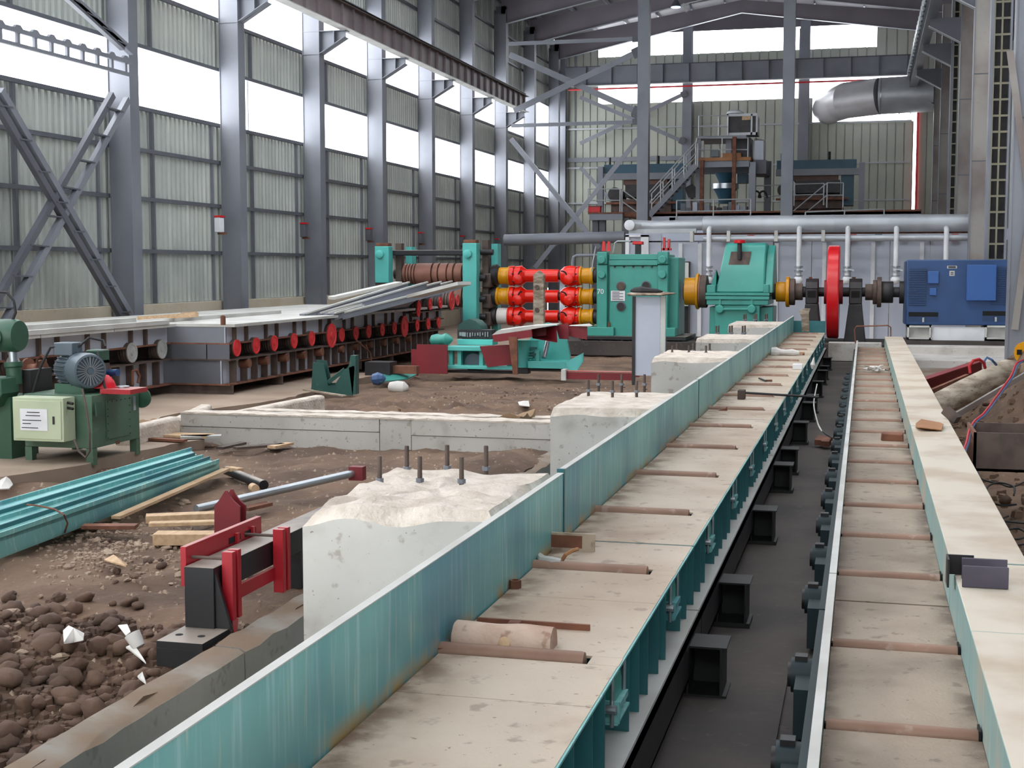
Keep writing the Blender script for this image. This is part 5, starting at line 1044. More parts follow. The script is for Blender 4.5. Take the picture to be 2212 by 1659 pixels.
kb('side_bracket', (1141,735), (1160,775), MY+.2, .15, 'tealcy', t); kb('side_rib', (1143,750), (1158,754), MY+.1, .12, 'tealdk', t); kb('side_rib', (1143,764), (1160,768), MY+.1, .12, 'tealdk', t)
obj('rod', B().cyl(K(1175,773,MY), K(1183,738,MY+.2), .06, 16), M['zinc'], t); kb('small_post', (1158,758), (1165,780), MY, .1, 'tealcy', t)
kb('base_tray', (1140,780), (1222,797), MY-.1, .7, 'tealcy', t, .01); obj('tray_wing', B().prism([K(1220,783,MY-.1), K(1260,762,MY+.6), K(1260,780,MY+.6), K(1245,803,MY-.2), K(1220,797,MY-.1)], (0,.05,0)), M['tealcy'], t)
kb('black_base', (1118,794), (1140,808), MY, .3, 'blackm', t); kb('black_base', (1140,797), (1215,803), MY+.1, .5, 'blackm', t)
t = thing('maroon_chute', K(1150, 730), 'maroon sheet steel chute with pale top resting on a rusty stand', 'chute'); CY = MY-.5
obj('top_sheet', B().prism([K(1062,724,CY), K(1075,714,CY), K(1150,704,CY), K(1200,702,CY), K(1148,711,CY)], (0,.5,.02)), M['flange'], t)
obj('tray_side', B().prism([K(1063,724,CY), K(1150,712,CY), K(1150,728,CY), K(1080,738,CY), K(1066,738,CY)], (0,.04,0)), M['maroon'], t)
obj('hood', B().add([K(1148,711,CY-.1), K(1202,703,CY-.1), K(1204,740,CY-.1), K(1150,731,CY-.1), K(1150,711,CY+.5), K(1180,706,CY+.5), K(1180,724,CY+.5), K(1152,728,CY+.5)], [(4,5,6,7),(0,1,5,4),(2,3,7,6),(0,4,7,3),(1,2,6,5)]), M['maroon'], t)
obj('hood_panel', B().prism([K(1200,704,CY+.4), K(1227,697,CY+.4), K(1227,733,CY+.4), K(1208,732,CY+.4)], (0,.04,0)), M['maroon'], t); obj('hood_panel', B().prism([K(1228,705,CY+.6), K(1268,702,CY+.6), K(1268,734,CY+.6), K(1228,726,CY+.6)], (0,.04,0)), M['maroon'], t); obj('pale_top', B().prism([K(1228,704,CY+.6), K(1268,701,CY+.6), K(1275,705,CY+.5)], (0,.3,.01)), M['flange'], t)
obj('stand_leg', B().prism([K(1098,728,CY-.05), K(1117,728,CY-.05), K(1118,809,CY-.05), K(1108,809,CY-.05)], (0,.06,0)), M['rust'], t)
# V shaped green frame on the soil
VY = 26.4
t = thing('vee_frame', K(720, 850, VY), 'dark green steel vee shaped cradle frame standing on the soil', 'frame')
vp = [(676,783),(699,785),(709,833),(722,833),(745,797),(765,790),(766,795),(762,855),(672,845)]
obj('front_plate', B().prism([K(a, b2, VY) for a, b2 in vp], (0,.02,0)), M['greenframe'], t); obj('back_plate', B().prism([K(a+7, b2-6, VY+.15) for a, b2 in vp], (0,.02,0)), M['greenframe'], t)
obj('upright', B().prism([K(753,790,VY), K(757,768,VY), K(768,768,VY), K(768,852,VY), K(761,852,VY)], (0,.2,0)), M['greenframe'], t); obj('cross_tie', B().beam(K(709,826,VY-.05), K(745,798,VY+.1), .1, .08), M['greenframe'], t)
obj('plank', B().beam(AZ(658,842,.16), AZ(745,855,.1), .1, .025), M['woodg'], label='grey plank lying in front of the green vee frame', cat='plank')
t = thing('blue_sack', AZ(815,822,.1), 'crumpled pale blue plastic sack on the soil right of the vee frame', 'sack'); p = AZ(815,825,.1); obj('sack', B().lathe(p+V((-.15,0,.05)), (.9,.1,.1), [(0,.03),(.05,.12),(.18,.15),(.28,.1),(.34,.02)], 9), M['cableb'], t, smooth=False)
t = thing('white_sack', AZ(850,832,.1), 'full off white sack lying beside the blue sack', 'sack'); p = AZ(838,835,.08); obj('sack', B().lathe(p, (1,.05,-.05), [(0,.02),(.04,.1),(.2,.14),(.36,.13),(.44,.06),(.46,.02)], 14), M['plastic'], t)
obj('green_sheet', B().prism([AZ(818,812,.2), AZ(885,800,.25), AZ(900,810,.12), AZ(880,820,.1), AZ(822,826,.1)], (0,0,.02)), M['greenframe'] if False else M['tealmc'], label='pale green bent sheet lying behind the white sack', cat='sheet')
kb2 = thing('dark_box', K(815,800,29), 'dark blue steel box with orange rail by the conveyor foot', 'box'); kb('body', (788,782), (842,812), 29, .5, 'blackm', kb2); kb('orange_rail', (842,790), (900,808), 29.2, .2, 'rust', kb2)
# red channel in front of the pinion stand
t = thing('red_channel', K(1300,820,27), 'red steel channel lying on the soil left of the pale panel', 'steel channel'); kb('web', (1214,804), (1372,822), 27, .04, 'maroon', t); kb('flange', (1214,802), (1372,804), 27, .2, 'redpaint', t); kb('pale_end', (1212,798), (1222,822), 26.9, .2, 'flange', t); kb('upright', (1372,768), (1380,815), 26.8, .1, 'maroon', t)
t = thing('crumpled_paper', K(1340,832,20.5), 'brown crumpled sacking behind the second concrete block', 'sacking')
obj('sacking', B().grid(AZ(1305,850,0).x, AZ(1365,840,0).x, 19.2, 20.2, 10, 8, lambda x, y: (x, y, .35+.2*abs(gn(x*3, y*3, 1))), skirt=.0), M['sack'], t, smooth=False)
# pale upright panel with dusty tray
PY2 = 26.0; DEF[:] = [1426, 720]
t = thing('upright_beam', K(1400,760,PY2), 'tall pale lilac steel panel beam stood upright in front of the pinion stand', 'beam')
kb('face', (1371,641), (1425,812), PY2, .04, 'furn', t); kb('left_post', (1366,640), (1371,832), PY2-.03, .08, 'blackm', t); kb('right_post', (1427,640), (1436,812), PY2-.02, .1, 'flange', t); kb('joint_strip', (1424,640), (1428,812), PY2+.02, .08, 'rustdk', t)
for i in range(14): z = K(0, 655+i*10.5, PY2).z; obj('stitch_weld', B().box(K(1424,0,PY2).x, K(1427.5,0,PY2).x, PY2+.01, PY2+.02, z, z+.045), M['flange'], t)
obj('lid', B().prism([K(1353,634,PY2-.2), K(1375,629,PY2+.2), K(1420,629,PY2+.2), K(1459,633,PY2), K(1430,637,PY2-.2), K(1355,637,PY2-.2)], (0,.15,-.02)), M['deck'], t)
r = B().lathe(K(1362,628,PY2), (1,.1,-.02), [(0,.02),(.06,.06),(.2,.09),(.34,.07),(.5,.05),(.62,.01)], 9); obj('black_rag', r, M['cable'], label='bundle of dark rags lying on top of the upright panel', cat='rag', smooth=False)
# ================================================================ foreground left: channels, tube, timbers, bracket
t = thing('channel_stack', (-8, 12, 0), 'tied bundle of turquoise painted steel channels on the soil at left', 'steel channels')
A0, A1 = AZ(-60,1182,.2), AZ(470,1012,.14)
far = [(408,974), (420,984), (432,990), (452,992), (467,1000), (470,1018)]; near = [(-60,1108), (-60,1128), (-60,1143), (-60,1163), (-60,1180), (-60,1218)]
zs = [.3, .3, .28, .26, .22, .08]
for i in range(5):
    a, b2 = AZ(*near[i], zs[i]), AZ(*far[i], zs[i]); a2, b3 = AZ(*near[i+1], zs[i+1]), AZ(*far[i+1], zs[i+1])
    e = (b2-a)*(.0 if i % 2 else .015); d = V((0,0,-.05))
    obj('channel', B().add([a, b2+e, b3+e, a2, a+d, b2+e+d, b3+e+d, a2+d], [(0,1,2,3),(7,6,5,4),(0,4,5,1),(1,5,6,2),(2,6,7,3),(3,7,4,0)]), M['teal'], t, bevel=.004)
    obj('channel_lip', B().beam(a+V((0,0,.015)), b2+e+V((0,0,.015)), .02, .045), M['tealdk'] if i % 2 else M['teal'], t)
obj('tie_rod', B().tube([AZ(58,1090,.36), AZ(80,1092,.36), AZ(118,1100,.33), AZ(138,1112,.3), AZ(146,1130,.2), AZ(140,1150,.05)], .009, 6), M['rust'], t)
p, q = AZ(200,1140,.1), AZ(488,1014,.12); obj('plank', B().beam(AZ(250,1118,.06), q, .1, .03), M['wood'], label='pale plank edge lying along the turquoise channels', cat='plank')
p, q = AZ(424,1100,.12), AZ(765,1022,.2); t = thing('steel_tube', p, 'long galvanised tube lying from the timber pile to behind the block', 'tube'); obj('tube', B().cyl(p, q, .045, 20), M['zinc'], t); obj('end_clamp', B().box(q.x-.05, q.x+.12, q.y-.05, q.y+.08, q.z-.08, q.z+.08), M['maroon'], t)
for i, (a, b2, w_, h_, lb) in enumerate((((315,1112),(468,1106),.16,.08,'upper pale timber beam behind the red spike plates'), ((322,1128),(468,1124),.12,.04,'thin pale batten between the two timber beams'), ((335,1150),(468,1150),.2,.11,'lower thick timber beam beside the red spike plates'))):
    z = .12 if i < 2 else .08; p, q = AZ(*a, z), AZ(*b2, z); obj('timber_beam', B().beam(p-V((0,0,h_/2)), q-V((0,0,h_/2)), w_, h_), M['wood'], label=lb, cat='timber', group='timbers by the red plates', bevel=.006)
t = thing('charred_log', AZ(530,1030,0), 'short black charred log with pale sawn end on the soil', 'log'); p, q = AZ(490,1016,.05), AZ(570,1048,.04); obj('log', B().cyl(p, q, .06, 14), M['black'], t); obj('sawn_end', B().cyl(AZ(545,1052,.04), AZ(552,1056,.04), .05, 12), M['wood'], t); obj('stub', B().beam(AZ(492,1012,.1), AZ(520,1016,.1), .1, .05), M['wood'], t)
# spiked red plates
SPY = 11.6; DEF[:] = [490, 1140]
t = thing('pointed_plates', AY(495,1150,SPY), 'pair of red pointed steel plates standing behind the black bench', 'plates')
sp = [(463,1190),(463,1092),(472,1082),(480,1070),(486,1060),(490,1060),(495,1070),(504,1082),(518,1095),(518,1190)]
obj('front_plate', B().prism([AY(a, b2, SPY) for a, b2 in sp], (0,.02,0)), M['maroon'], t); obj('rear_plate', B().prism([AY(a+12, b2-3, SPY+.12) for a, b2 in sp], (0,.02,0)), M['maroon'], t); obj('spacer', B().box(AY(475,0,SPY).x, AY(510,0,SPY).x, SPY+.02, SPY+.12, 0, .2), M['maroon'], t)
# black bench with red clamps
t = thing('black_bench', (-4.7, 9.5, 0), 'black steel bench beam with red clamp bars, in front of the big concrete block', 'bench')
bx0, bx1, by0, by1 = -4.74, -4.5, 8.98, 10.75; bz = .47
p0 = AZ(393,1226,bz); p1 = AZ(465,1226,bz); bx0, bx1, by0 = p0.x, p1.x, (p0.y+p1.y)/2
obj('top_beam', B().box(bx0, bx1, by0+.25, by0+2.6, bz-.19, bz), M['black'], t, bevel=.004)
obj('near_leg', B().box(bx0, bx1, by0, by0+.249, .02, bz), M['black'], t, bevel=.004); obj('gusset', B().pxz([(bx1, bz-.02), (bx1+.12, .02), (bx1, .02)], by0+.02, by0+.05), M['black'], t); obj('far_leg', B().box(bx0+.03, bx1-.02, by0+1.6, by0+2.2, -.05, bz-.19), M['black'], t)
ft = obj('foot_plate', B().box(bx0-.02, bx1+.1, by0-.38, by0+.05, -.02, .03), M['black'], t, bevel=.003); obj('foot_skirt', B().box(bx0-.02, bx1+.1, by0-.38, by0-.36, -.15, -.02), M['black'], t)
for x in (bx0+.06, bx1+.0): obj('bolt_slot', B().cyl((x, by0-.2, .03), (x, by0-.2, .0315), .028, 14), M['dark'], ft)
rb = obj('red_side_bar', B().box(bx0-.06, bx0-.015, by0+.06, by0+1.34, bz-.16, bz+.13), M['redpaint'], t, bevel=.004)
for y in (by0+.75, by0+1.03): obj('slot', B().box(bx0-.014, bx0-.012, y, y+.2, bz+.015, bz+.06), M['dark'], rb); obj('wedge', B().box(bx0-.02, bx0+.01, y+.1, y+.14, bz, bz+.08), M['redpaint'], rb)
obj('red_under_bar', B().box(bx1+.0, bx1+.03, by0+.2, by0+1.0, bz-.3, bz-.2), M['redpaint'], t)
for y in (by0+.1, by0+.98):
    for k, dy in enumerate((0, .09)): cl = obj('clamp_channel', B().box(bx1+.015, bx1+.1, y+dy, y+dy+.055, bz-.4, bz+.1), M['redpaint'], t, bevel=.003)
    obj('clamp_bolt', B().cyl((bx0-.02, y+.05, bz+.04), (bx1+.02, y+.05, bz+.04), .012, 8), M['rustdk'], t); obj('lower_bolt', B().cyl((bx0-.02, y+.05, bz-.3), (bx1+.02, y+.05, bz-.3), .012, 8), M['rustdk'], t)
# plastic scraps and planks on the soil
def scrap(pts, z, lab, m='plastic', nm='plastic_scrap', cat='scrap', grp=None):
    P3 = [AZ(a, b2, z) for a, b2 in pts]; c = sum(P3, V((0,0,0)))/len(P3); b = B(); n = len(P3)
    b.add([p+V((0,0,.025*math.sin(i*2.1))) for i, p in enumerate(P3)]+[c+V((0,0,.05))]+[p+V((0,0,.025*math.sin(i*2.1)-.012)) for i, p in enumerate(P3)], [(i, (i+1) % n, n) for i in range(n)]+[(n+1+i, n+1+(i+1) % n, (i+1) % n, i) for i in range(n)]+[tuple(range(n+1, 2*n+1))[::-1]])
    return obj(nm, b, M[m], label=lab, cat=cat, group=grp)
scrap([(136,1362),(148,1357),(172,1356),(182,1368),(180,1386),(160,1378),(138,1388)], -.05, 'thin white plastic sheet scrap among the stones, left one')
cp = AZ(293,1398,-.05); ct = thing('plastic_cup', cp, 'white crumpled plastic cup on the stones below the black bench', 'cup'); obj('wall', B().lathe(cp+V((.03,0,0)), (-.55,.1,.8), [(0,.035),(.005,.045),(.06,.052),(.11,.058),(.112,.05),(.02,.038)], 16), M['plastic'], ct); obj('torn_lid', B().prism([AZ(255,1352,.05), AZ(275,1350,.06), AZ(282,1366,.04), AZ(272,1374,.02)], (0,0,.006)), M['plastic'], ct)
scrap([(272,1397),(290,1395),(315,1424),(300,1418),(280,1408)], -.08, 'pale green plastic offcut under the white cup')
scrap([(297,1460),(308,1458),(316,1465),(315,1475),(303,1472)], -.2, 'small bluish plastic scrap among the stones near the trench wall')
scrap([(487,1340),(515,1342),(512,1356),(505,1362),(490,1352)], 0, 'small pink plastic scrap beside the black bench foot', 'redpaint')
scrap([(0,1035),(15,1027),(28,1042),(20,1055),(0,1060)], .05, 'clear plastic bag scrap at the left picture edge')
scrap([(1119,868),(1142,868),(1144,875),(1122,875)], .1, 'small flat white plastic box on the soil mound')
scrap([(225,1208),(245,1203),(275,1213),(272,1222),(232,1216)], .03, 'pale yellow splintered wood piece among rubble', 'wood', 'wood_chip')
for i, (a, b2, w_, m_, lb) in enumerate((((318,938),(455,942),.35,'wood','pale board lying in front of the slab edge'), ((322,948),(400,952),.12,'rust','rusty board end below the pale board'), ((390,944),(478,942),.22,'flange','white sheet offcut on the board stack'), ((475,968),(525,957),.12,'rustdk','dark rusty plank on the soil, left of two'), ((508,968),(612,960),.14,'rustdk','dark rusty plank on the soil, right of two'), ((586,966),(626,958),.14,'wood','pale splintered board end beyond the rusty planks'), ((180,1137),(295,1137),.14,'rust','rusty flat plate under the turquoise channels'), ((528,1100),(580,1088),.12,'rust','bent brown bark plank behind the red plates'))):
    z = .12 if i < 3 else .06; obj('board', B().beam(AZ(*a, z), AZ(*b2, z), w_, .035), M[m_], label=lb, cat='board')
t = thing('torn_sack', AZ(335,915,.1), 'torn brown sack crumpled at the slab edge', 'sack'); p = AZ(335,920,.05); obj('sack', B().grid(p.x-.35, p.x+.55, p.y-.2, p.y+.25, 14, 8, lambda x, y: (x, y, .08+.14*abs(gn(x*4, y*4, 1))), skirt=0), M['sack'], t, smooth=False)
# ---------------------------------------------------------------- stones
def rock(r, s, flat=.75):
    random.seed(s); n, mm = 9, 6; b = B(); vs = [V((0,0,-r*flat))]
    for j in range(1, mm):
        ph = math.pi*j/mm
        for i in range(n):
            g = 2*math.pi*i/n; d = V((math.sin(ph)*math.cos(g), math.sin(ph)*math.sin(g), -math.cos(ph)*flat)); vs.append(d*r*(1+.42*noise.noise(d*1.7+V((s*3.7, s, 0)))))
    vs.append(V((0,0,r*flat))); fs = [(0, 1+(i+1) % n, 1+i) for i in range(n)]
    for j in range(mm-2):
        for i in range(n): a = 1+j*n+i; c = 1+j*n+(i+1) % n; fs.append((a, c, c+n, a+n))
    k = 1+(mm-2)*n; fs += [(k+i, k+(i+1) % n, len(vs)-1) for i in range(n)]
    me = bpy.data.meshes.new('stone'); me.from_pydata(vs, [], fs); return me
RD = [rock(1, s, .65+.1*(s % 3)) for s in range(8)]; RL = [rock(1, s+20, .55) for s in range(6)]; RG = [rock(1, s+40, .7) for s in range(5)]
for me in RD: me.materials.append(M['stoned']); me.shade_smooth()
for me in RL: me.materials.append(M['stonel'])
for me in RG: me.materials.append(M['stoned'])
def place(me, x, y, z, r, lab, grp):
    o = bpy.data.objects.new('stone', me); COL.objects.link(o); o.location = (x, y, z); o.scale = (r*random.uniform(.8,1.35), r*random.uniform(.8,1.2), r*random.uniform(.75,1.1)); o.rotation_euler = (random.uniform(-.4,.4), random.uniform(-.4,.4), random.uniform(0,6.3)); WO[o.name] = V((x,y,z))
    return tag(o, lab, 'stone', grp)
random.seed(21); n = 0
while n < 165:                                            # the dark rounded pile, bottom left
    px, py = random.uniform(-30, 500), random.uniform(1350, 1680)
    if px > 620-(py-1300)*1.28 or (px > 300 and py < 1400): continue
    p = AZ(px, py, -.3)
    if p.x > -4.42: continue
    z = gh(p.x, p.y); r = random.choice([.05, .06, .07, .085, .1])*(1 if py > 1420 else .75)
    place(random.choice(RD), p.x, p.y, z+r*.4, r, 'dark brown rounded stone in the pile at the bottom left corner', 'dark stones bottom left'); n += 1
for px, py, r, lab in ((125,1525-30,.13,'largest smooth oval stone in the dark pile at bottom left'), (105,1345,.1,'ochre coloured big stone at the left edge of the pile'), (215,1372,.1,'brown boulder beside the white plastic cup'), (350,1235,.05,'single dark round stone on bare soil left of the bench')):
    p = AZ(px, py, -.1); place(RD[1], p.x, p.y, gh(p.x, p.y)+r*.45, r, lab, None)
for reg, cnt, rr, lab, grp in (((150,470,1120,1250), 50, (.02,.03,.045), 'pale rubble stone below the turquoise channels', 'rubble below the channels'), ((0,130,1270,1370), 22, (.03,.045,.06), 'pale flaky stone in the heap at the left picture edge', 'pale stones at left edge'), ((230,420,1060,1110), 16, (.025,.035,.045), 'grey rubble stone beside the galvanised tube', 'rubble by the tube'), ((200,340,960,1020), 12, (.02,.03,.04), 'small broken stone along the slab edge', 'stones at the slab edge')):
    for i in range(cnt):
        px, py = random.uniform(*reg[:2]), random.uniform(*reg[2:]); p = AZ(px, py, 0); r = random.choice(rr); place(random.choice(RL if i % 3 else RG), p.x, p.y, gh(p.x, p.y)+r*.3, r, lab, grp)
def lumps(n, fx, rr, hf, m, nm, lab):
    b = B()
    for i in range(n):
        x, y = fx(); z = hf(x, y); r = random.uniform(*rr); g0 = random.uniform(0, 6.3); top = V((x+r*random.uniform(-.3,.3), y+r*random.uniform(-.3,.3), z+r*random.uniform(.7,1.1)))
        lo = [V((x+r*math.cos(g0+k*1.257)*random.uniform(.8,1.2), y+r*math.sin(g0+k*1.257)*random.uniform(.8,1.2), z-.02)) for k in range(5)]
        mid = [V((p.x*.8+x*.2, p.y*.8+y*.2, z+r*random.uniform(.45,.75))) for p in lo]
        b.add(lo+mid+[top], [(k, (k+1) % 5, 5+(k+1) % 5, 5+k) for k in range(5)]+[(5+k, 5+(k+1) % 5, 10) for k in range(5)])
    return obj(nm, b, m, label=lab, cat='rubble', kind='stuff', smooth=False)
def fpile():
    while True:
        p = AZ(random.uniform(-60, 620), random.uniform(1370, 1700), -.3)
        if p.x < -4.36 and p.y < 9.3: return p.x, p.y
lumps(1500, fpile, (.02, .05), gh, M['stoned'], 'rubble', 'small dark rubble filling the gaps of the stone pile at bottom left')
def fch():
    p = AZ(random.triangular(60, 480, 230), random.triangular(1090, 1260, 1170), 0); return p.x, p.y
lumps(700, fch, (.01, .03), gh, M['stonel'], 'rubble', 'fine pale rubble in front of the turquoise channels')
lumps(1500, lambda: (random.uniform(1.15, 5), random.uniform(10, 30)), (.02, .08), hr, M['dirt'], 'rubble', 'soil clods covering the heap right of the box beam')
lumps(160, lambda: (random.uniform(-9, -4.4), random.uniform(20.5, 30)), (.015, .04), gh, M['dirt'], 'rubble', 'soil clods on the mound beyond the long low beam')
b = B()
for i in range(2600):                                     # gravel and crumbs too small to tell apart
    if i % 5 < 3: x, y = random.uniform(-10, -4.35), random.uniform(5, 19)
    elif i % 5 == 3: x, y = random.uniform(-9, -4.3), random.uniform(20, 30)
    else: x, y = random.uniform(-5.8, -4.35), random.uniform(4.5, 9.5)
    r = random.uniform(.008, .028); z = gh(x, y)
    b.add([(x-r,y-r*.7,z-.01),(x+r,y-r,z-.01),(x+r*.8,y+r,z-.01),(x-r,y+r*.9,z-.01),(x+random.uniform(-.4,.4)*r,y,z+r*.9)], [(0,1,4),(1,2,4),(2,3,4),(3,0,4),(0,3,2,1)])
obj('gravel', b, M['stonel'], label='loose gravel and crumbs scattered over the brown soil', cat='gravel', kind='stuff', smooth=False)
# ================================================================ things on the left deck
D = .8
t = thing('channel_offcut', AZ(1215,1205,D), 'rusty channel offcut and bent plate leaning on the teal guard wall', 'steel offcut')
p, q = AZ(1172,1187,D), AZ(1264,1214,D); obj('upright_plate', B().box(p.x, q.x, p.y-.0, p.y+.02, D, D+.115), M['deck'], t); obj('rusty_face', B().box(p.x+.05, q.x-.08, p.y-.004, p.y, D+.02, D+.1), M['rust'], t)
obj('scoop', B().tube([AZ(1165,1200,D+.03), AZ(1172,1210,D+.03), AZ(1195,1213,D+.03), AZ(1212,1214,D+.03)], [.02,.03,.03,.02], 8), M['flange'], t); obj('bent_strip', B().tube([AZ(1212,1214,D+.01), AZ(1222,1198,D+.06), AZ(1235,1190,D+.08), AZ(1248,1186,D+.07)], .012, 6), M['crate'], t)
def nutobj(px, py, lab, n=6, r=.035):
    p = AZ(px, py, D); obj('hex_nut', B().lathe(p, (0,0,1), [(0, r), (.045, r), (.046, r*.6), (.03, r*.58)], n), M['rust'], label=lab, cat='nut')
nutobj(1113,1270,'hexagonal nut standing on the deck near the teal wall', 6)
p = AZ(1111,1362,D); obj('steel_block', B().box(p.x-.03, p.x+.03, p.y-.02, p.y+.03, D, D+.045), M['rust'], label='small square steel block just behind the split log', cat='block', bevel=.004)
p, q = AZ(1030,1347,D), AZ(1285,1348,D); obj('flat_bar', B().box(p.x, q.x, p.y, p.y+.018, D, D+.03), M['rust'], label='rusty flat bar lying across the deck behind the split log', cat='bar')
p, q = AZ(975,1396,D), AZ(1196,1402,D); L = q.x-p.x; hp = []
for i in range(13): g = math.pi*i/12; hp.append((p.y+.075-.085*math.cos(g)*1.0, D+.105*math.sin(g)**.8))
b = B(); N = 16
for k in range(N+1):
    x = p.x+L*k/N
    for i, (y, z) in enumerate(hp): b.v.append(V((x, y+.006*gn(x*6, i, 1), D+(z-D)*(1+.09*gn(x*5, i*.5, 1.1)))))
m_ = len(hp)
for k in range(N):
    for i in range(m_-1): b.f.append((k*m_+i, (k+1)*m_+i, (k+1)*m_+i+1, k*m_+i+1))
b.f += [tuple(range(m_)), tuple(range(N*m_, N*m_+m_))[::-1]]
t = thing('split_log', p, 'thick pale barked half log lying across the nearest deck section', 'log'); obj('wood', b, M['woodp'], t); obj('knot', B().lathe((q.x-.22, p.y-.005, D+.035), (0,-1,.4), [(0,.03),(.008,.03),(.012,.018),(.01,.004)], 12), M['wood'], t)
b3, q3 = AZ(940,1402,D+.01), AZ(1155,1408,D+.01); obj('bark_strip', B().beam(b3, q3, .02, .015), M['rust'], label='thin brown bark strip along the front of the split log', cat='bark')
t = thing('sledge_hammer', AZ(1602,862,D), 'sledge hammer with dark handle lying across the third deck section', 'hammer'); p = AZ(1602,862,D); obj('head', B().box(p.x-.05, p.x+.05, p.y-.09, p.y+.09, D, D+.13), M['rustdk'], t, bevel=.012); q = AZ(1768,858,D+.03); obj('handle', B().cyl((p.x, p.y, D+.09), q, .017, 10), M['blackm'], t)
t = thing('chisel', AZ(1645,822,D), 'short dark chisel with a brown grip on the deck beyond the hammer', 'chisel'); obj('blade', B().beam(AZ(1640,817,D+.03), AZ(1655,823,D+.02), .03, .02), M['blackm'], t); obj('grip', B().cyl(AZ(1654,822,D+.02), AZ(1668,822,D+.02), .016, 8), M['rust'], t)
p = AZ(1562,886,D+.05); obj('wedge', B().pxz([(p.x-.06, D+.045), (p.x+.05, D+.045), (p.x+.05, D+.1), (p.x+.03, D+.075)], p.y-.03, p.y+.03), M['rust'], label='rusty wedge sitting on a roller of the third deck section', cat='wedge')
t = thing('rag_roll', AZ(1690,760,D), 'rolled white and brown rag lying on the fourth deck section', 'rag'); obj('roll', B().lathe(AZ(1664,760,D+.07), (1,-.1,-.02), [(0,.05),(.03,.1),(.12,.11),(.2,.07),(.3,.06),(.45,.08),(.6,.04)], 10), M['plastic'], t, smooth=False); obj('stick', B().cyl(AZ(1690,762,D+.04), AZ(1738,764,D+.03), .03, 8), M['crate'], t)
p, q = AZ(1712,798,D), AZ(1734,798,D); obj('paper_packet', B().box(p.x, q.x, p.y-.05, p.y+.1, D, D+.1), M['paper'], label='white paper packet on the deck edge beyond the hammer', cat='packet', bevel=.01)
p = AZ(1757,790,.6); obj('white_rag', B().lathe(AZ(1755,797,D-.1), (.1,0,1), [(0,.02),(.08,.05),(.14,.03),(.22,.01)], 7), M['plastic'], label='white rag hanging on the outer deck edge beyond the packet', cat='rag', smooth=False)
Yp = 38.6; obj('driftwood_post', B().prism([AY(1732,716,Yp), AY(1748,716,Yp), AY(1747,676,Yp), AY(1750,667,Yp), AY(1738,666,Yp), AY(1725,671,Yp), AY(1731,685,Yp)], (0,.2,0)), M['woodg'], label='weathered forked wooden post at the far end of the deck', cat='post')
# ================================================================ things on the right trough
Z = .467
t = thing('glove_heap', AZ(1890,796,Z), 'heap of white work gloves and sticks on the trough floor', 'gloves')
for a, b2, r in (((1865,797),(1885,799),.03), ((1880,792),(1905,799),.035), ((1885,800),(1902,797),.035), ((1895,795),(1908,789),.02), ((1856,790),(1878,793),.015), ((1905,799),(1920,801),.02)): obj('glove', B().tube([AZ(*a, Z+.05), AZ((a[0]+b2[0])/2, (a[1]+b2[1])/2-1, Z+.08), AZ(*b2, Z+.04)], [r*.6, r*1.3, r*.5], 7), M['plastic'], t)
p, q = AZ(1904,952,Z), AZ(1952,952,Z); obj('brick', B().add([(p.x,p.y,Z),(q.x,p.y-.02,Z),(q.x,p.y+.12,Z),(p.x-.01,p.y+.1,Z),(p.x,p.y,Z+.09),(q.x-.02,p.y-.02,Z+.08),(q.x,p.y+.12,Z+.1),(p.x,p.y+.1,Z+.1)], [(0,3,2,1),(4,5,6,7),(0,1,5,4),(1,2,6,5),(2,3,7,6),(3,0,4,7)]), M['rust'], label='broken reddish brick lying across the trough floor', cat='brick', bevel=.008)
BZ = .762
t = thing('purple_plate_pair', AZ(2120,1268,BZ), 'two dark purple steel plates standing on edge across the pale beam, front pair', 'steel plates', 'purple plates on the beam')
for a, b2, dy in (((2078,1268),(2176,1268),0), ((2077,1250),(2173,1250),.0)): p, q = AZ(*a, BZ), AZ(*b2, BZ); obj('plate', B().box(p.x, q.x, p.y, p.y+.02, BZ, BZ+.125), M['purple'] if 'purple' in M else M['blackm'], t, bevel=.003)
p, q = AZ(2046,1246,BZ), AZ(2104,1246,BZ); obj('angle_bracket', B().box(p.x, q.x, p.y+.08, p.y+.095, BZ, BZ+.12).box(p.x-.004, p.x+.008, p.y-.07, p.y+.09, BZ-.05, BZ+.12), M['blackm'], label='dark purple angle bracket on the beam behind the plate pair', cat='bracket', bevel=.002)
pts = [AZ(1978,918,BZ), AZ(1990,914,BZ), AZ(2030,916,BZ), AZ(2038,925,BZ), AZ(2034,932,BZ), AZ(1985,932,BZ), AZ(1978,925,BZ)]
obj('brown_paper', B().prism([p+V((0,0,.03*(i % 2)+.01)) for i, p in enumerate(pts)], (0,0,.01)), M['crate'], label='curled piece of brown paper on the pale box beam', cat='paper')
# ================================================================ right side heap
p, q = AY(2008,885,21.5), AY(2192,792,24.0)
t = thing('large_log', p, 'big weathered whitish log leaning on the soil heap at right', 'log')
L = (q-p).length; obj('trunk', B().lathe(p-(q-p).normalized()*.3, q-p, [(0,.15),(.02,.19),(L*.5,.2),(L,.19),(L+.25,.12),(L+.4,.06)], 20), M['woodg'], t)
p, q = AZ(2060,905,.1), AY(2230,800,21); t = thing('pale_angle_bar', p, 'long pale angle bar leaning on the soil in front of the big log', 'bar'); obj('bar', B().beam(AY(2055,903,17.5), q, .03, .075), M['warm'], t); obj('end_bracket', B().beam(AY(2042,885,17.5), AY(2068,908,17.4), .1, .1), M['rustdk'], t)
obj('maroon_beam', B().ibeam(AY(1985,840,24), AY(2120,795,26.5), .16, .3, .02), M['maroon'], label='dark maroon steel beam lying behind the big log', cat='beam'); obj('brown_plank', B().beam(AY(1990,868,23.5), AY(2090,825,25), .06, .28), M['rust'], label='brown plank between the maroon beam and the big log', cat='plank')
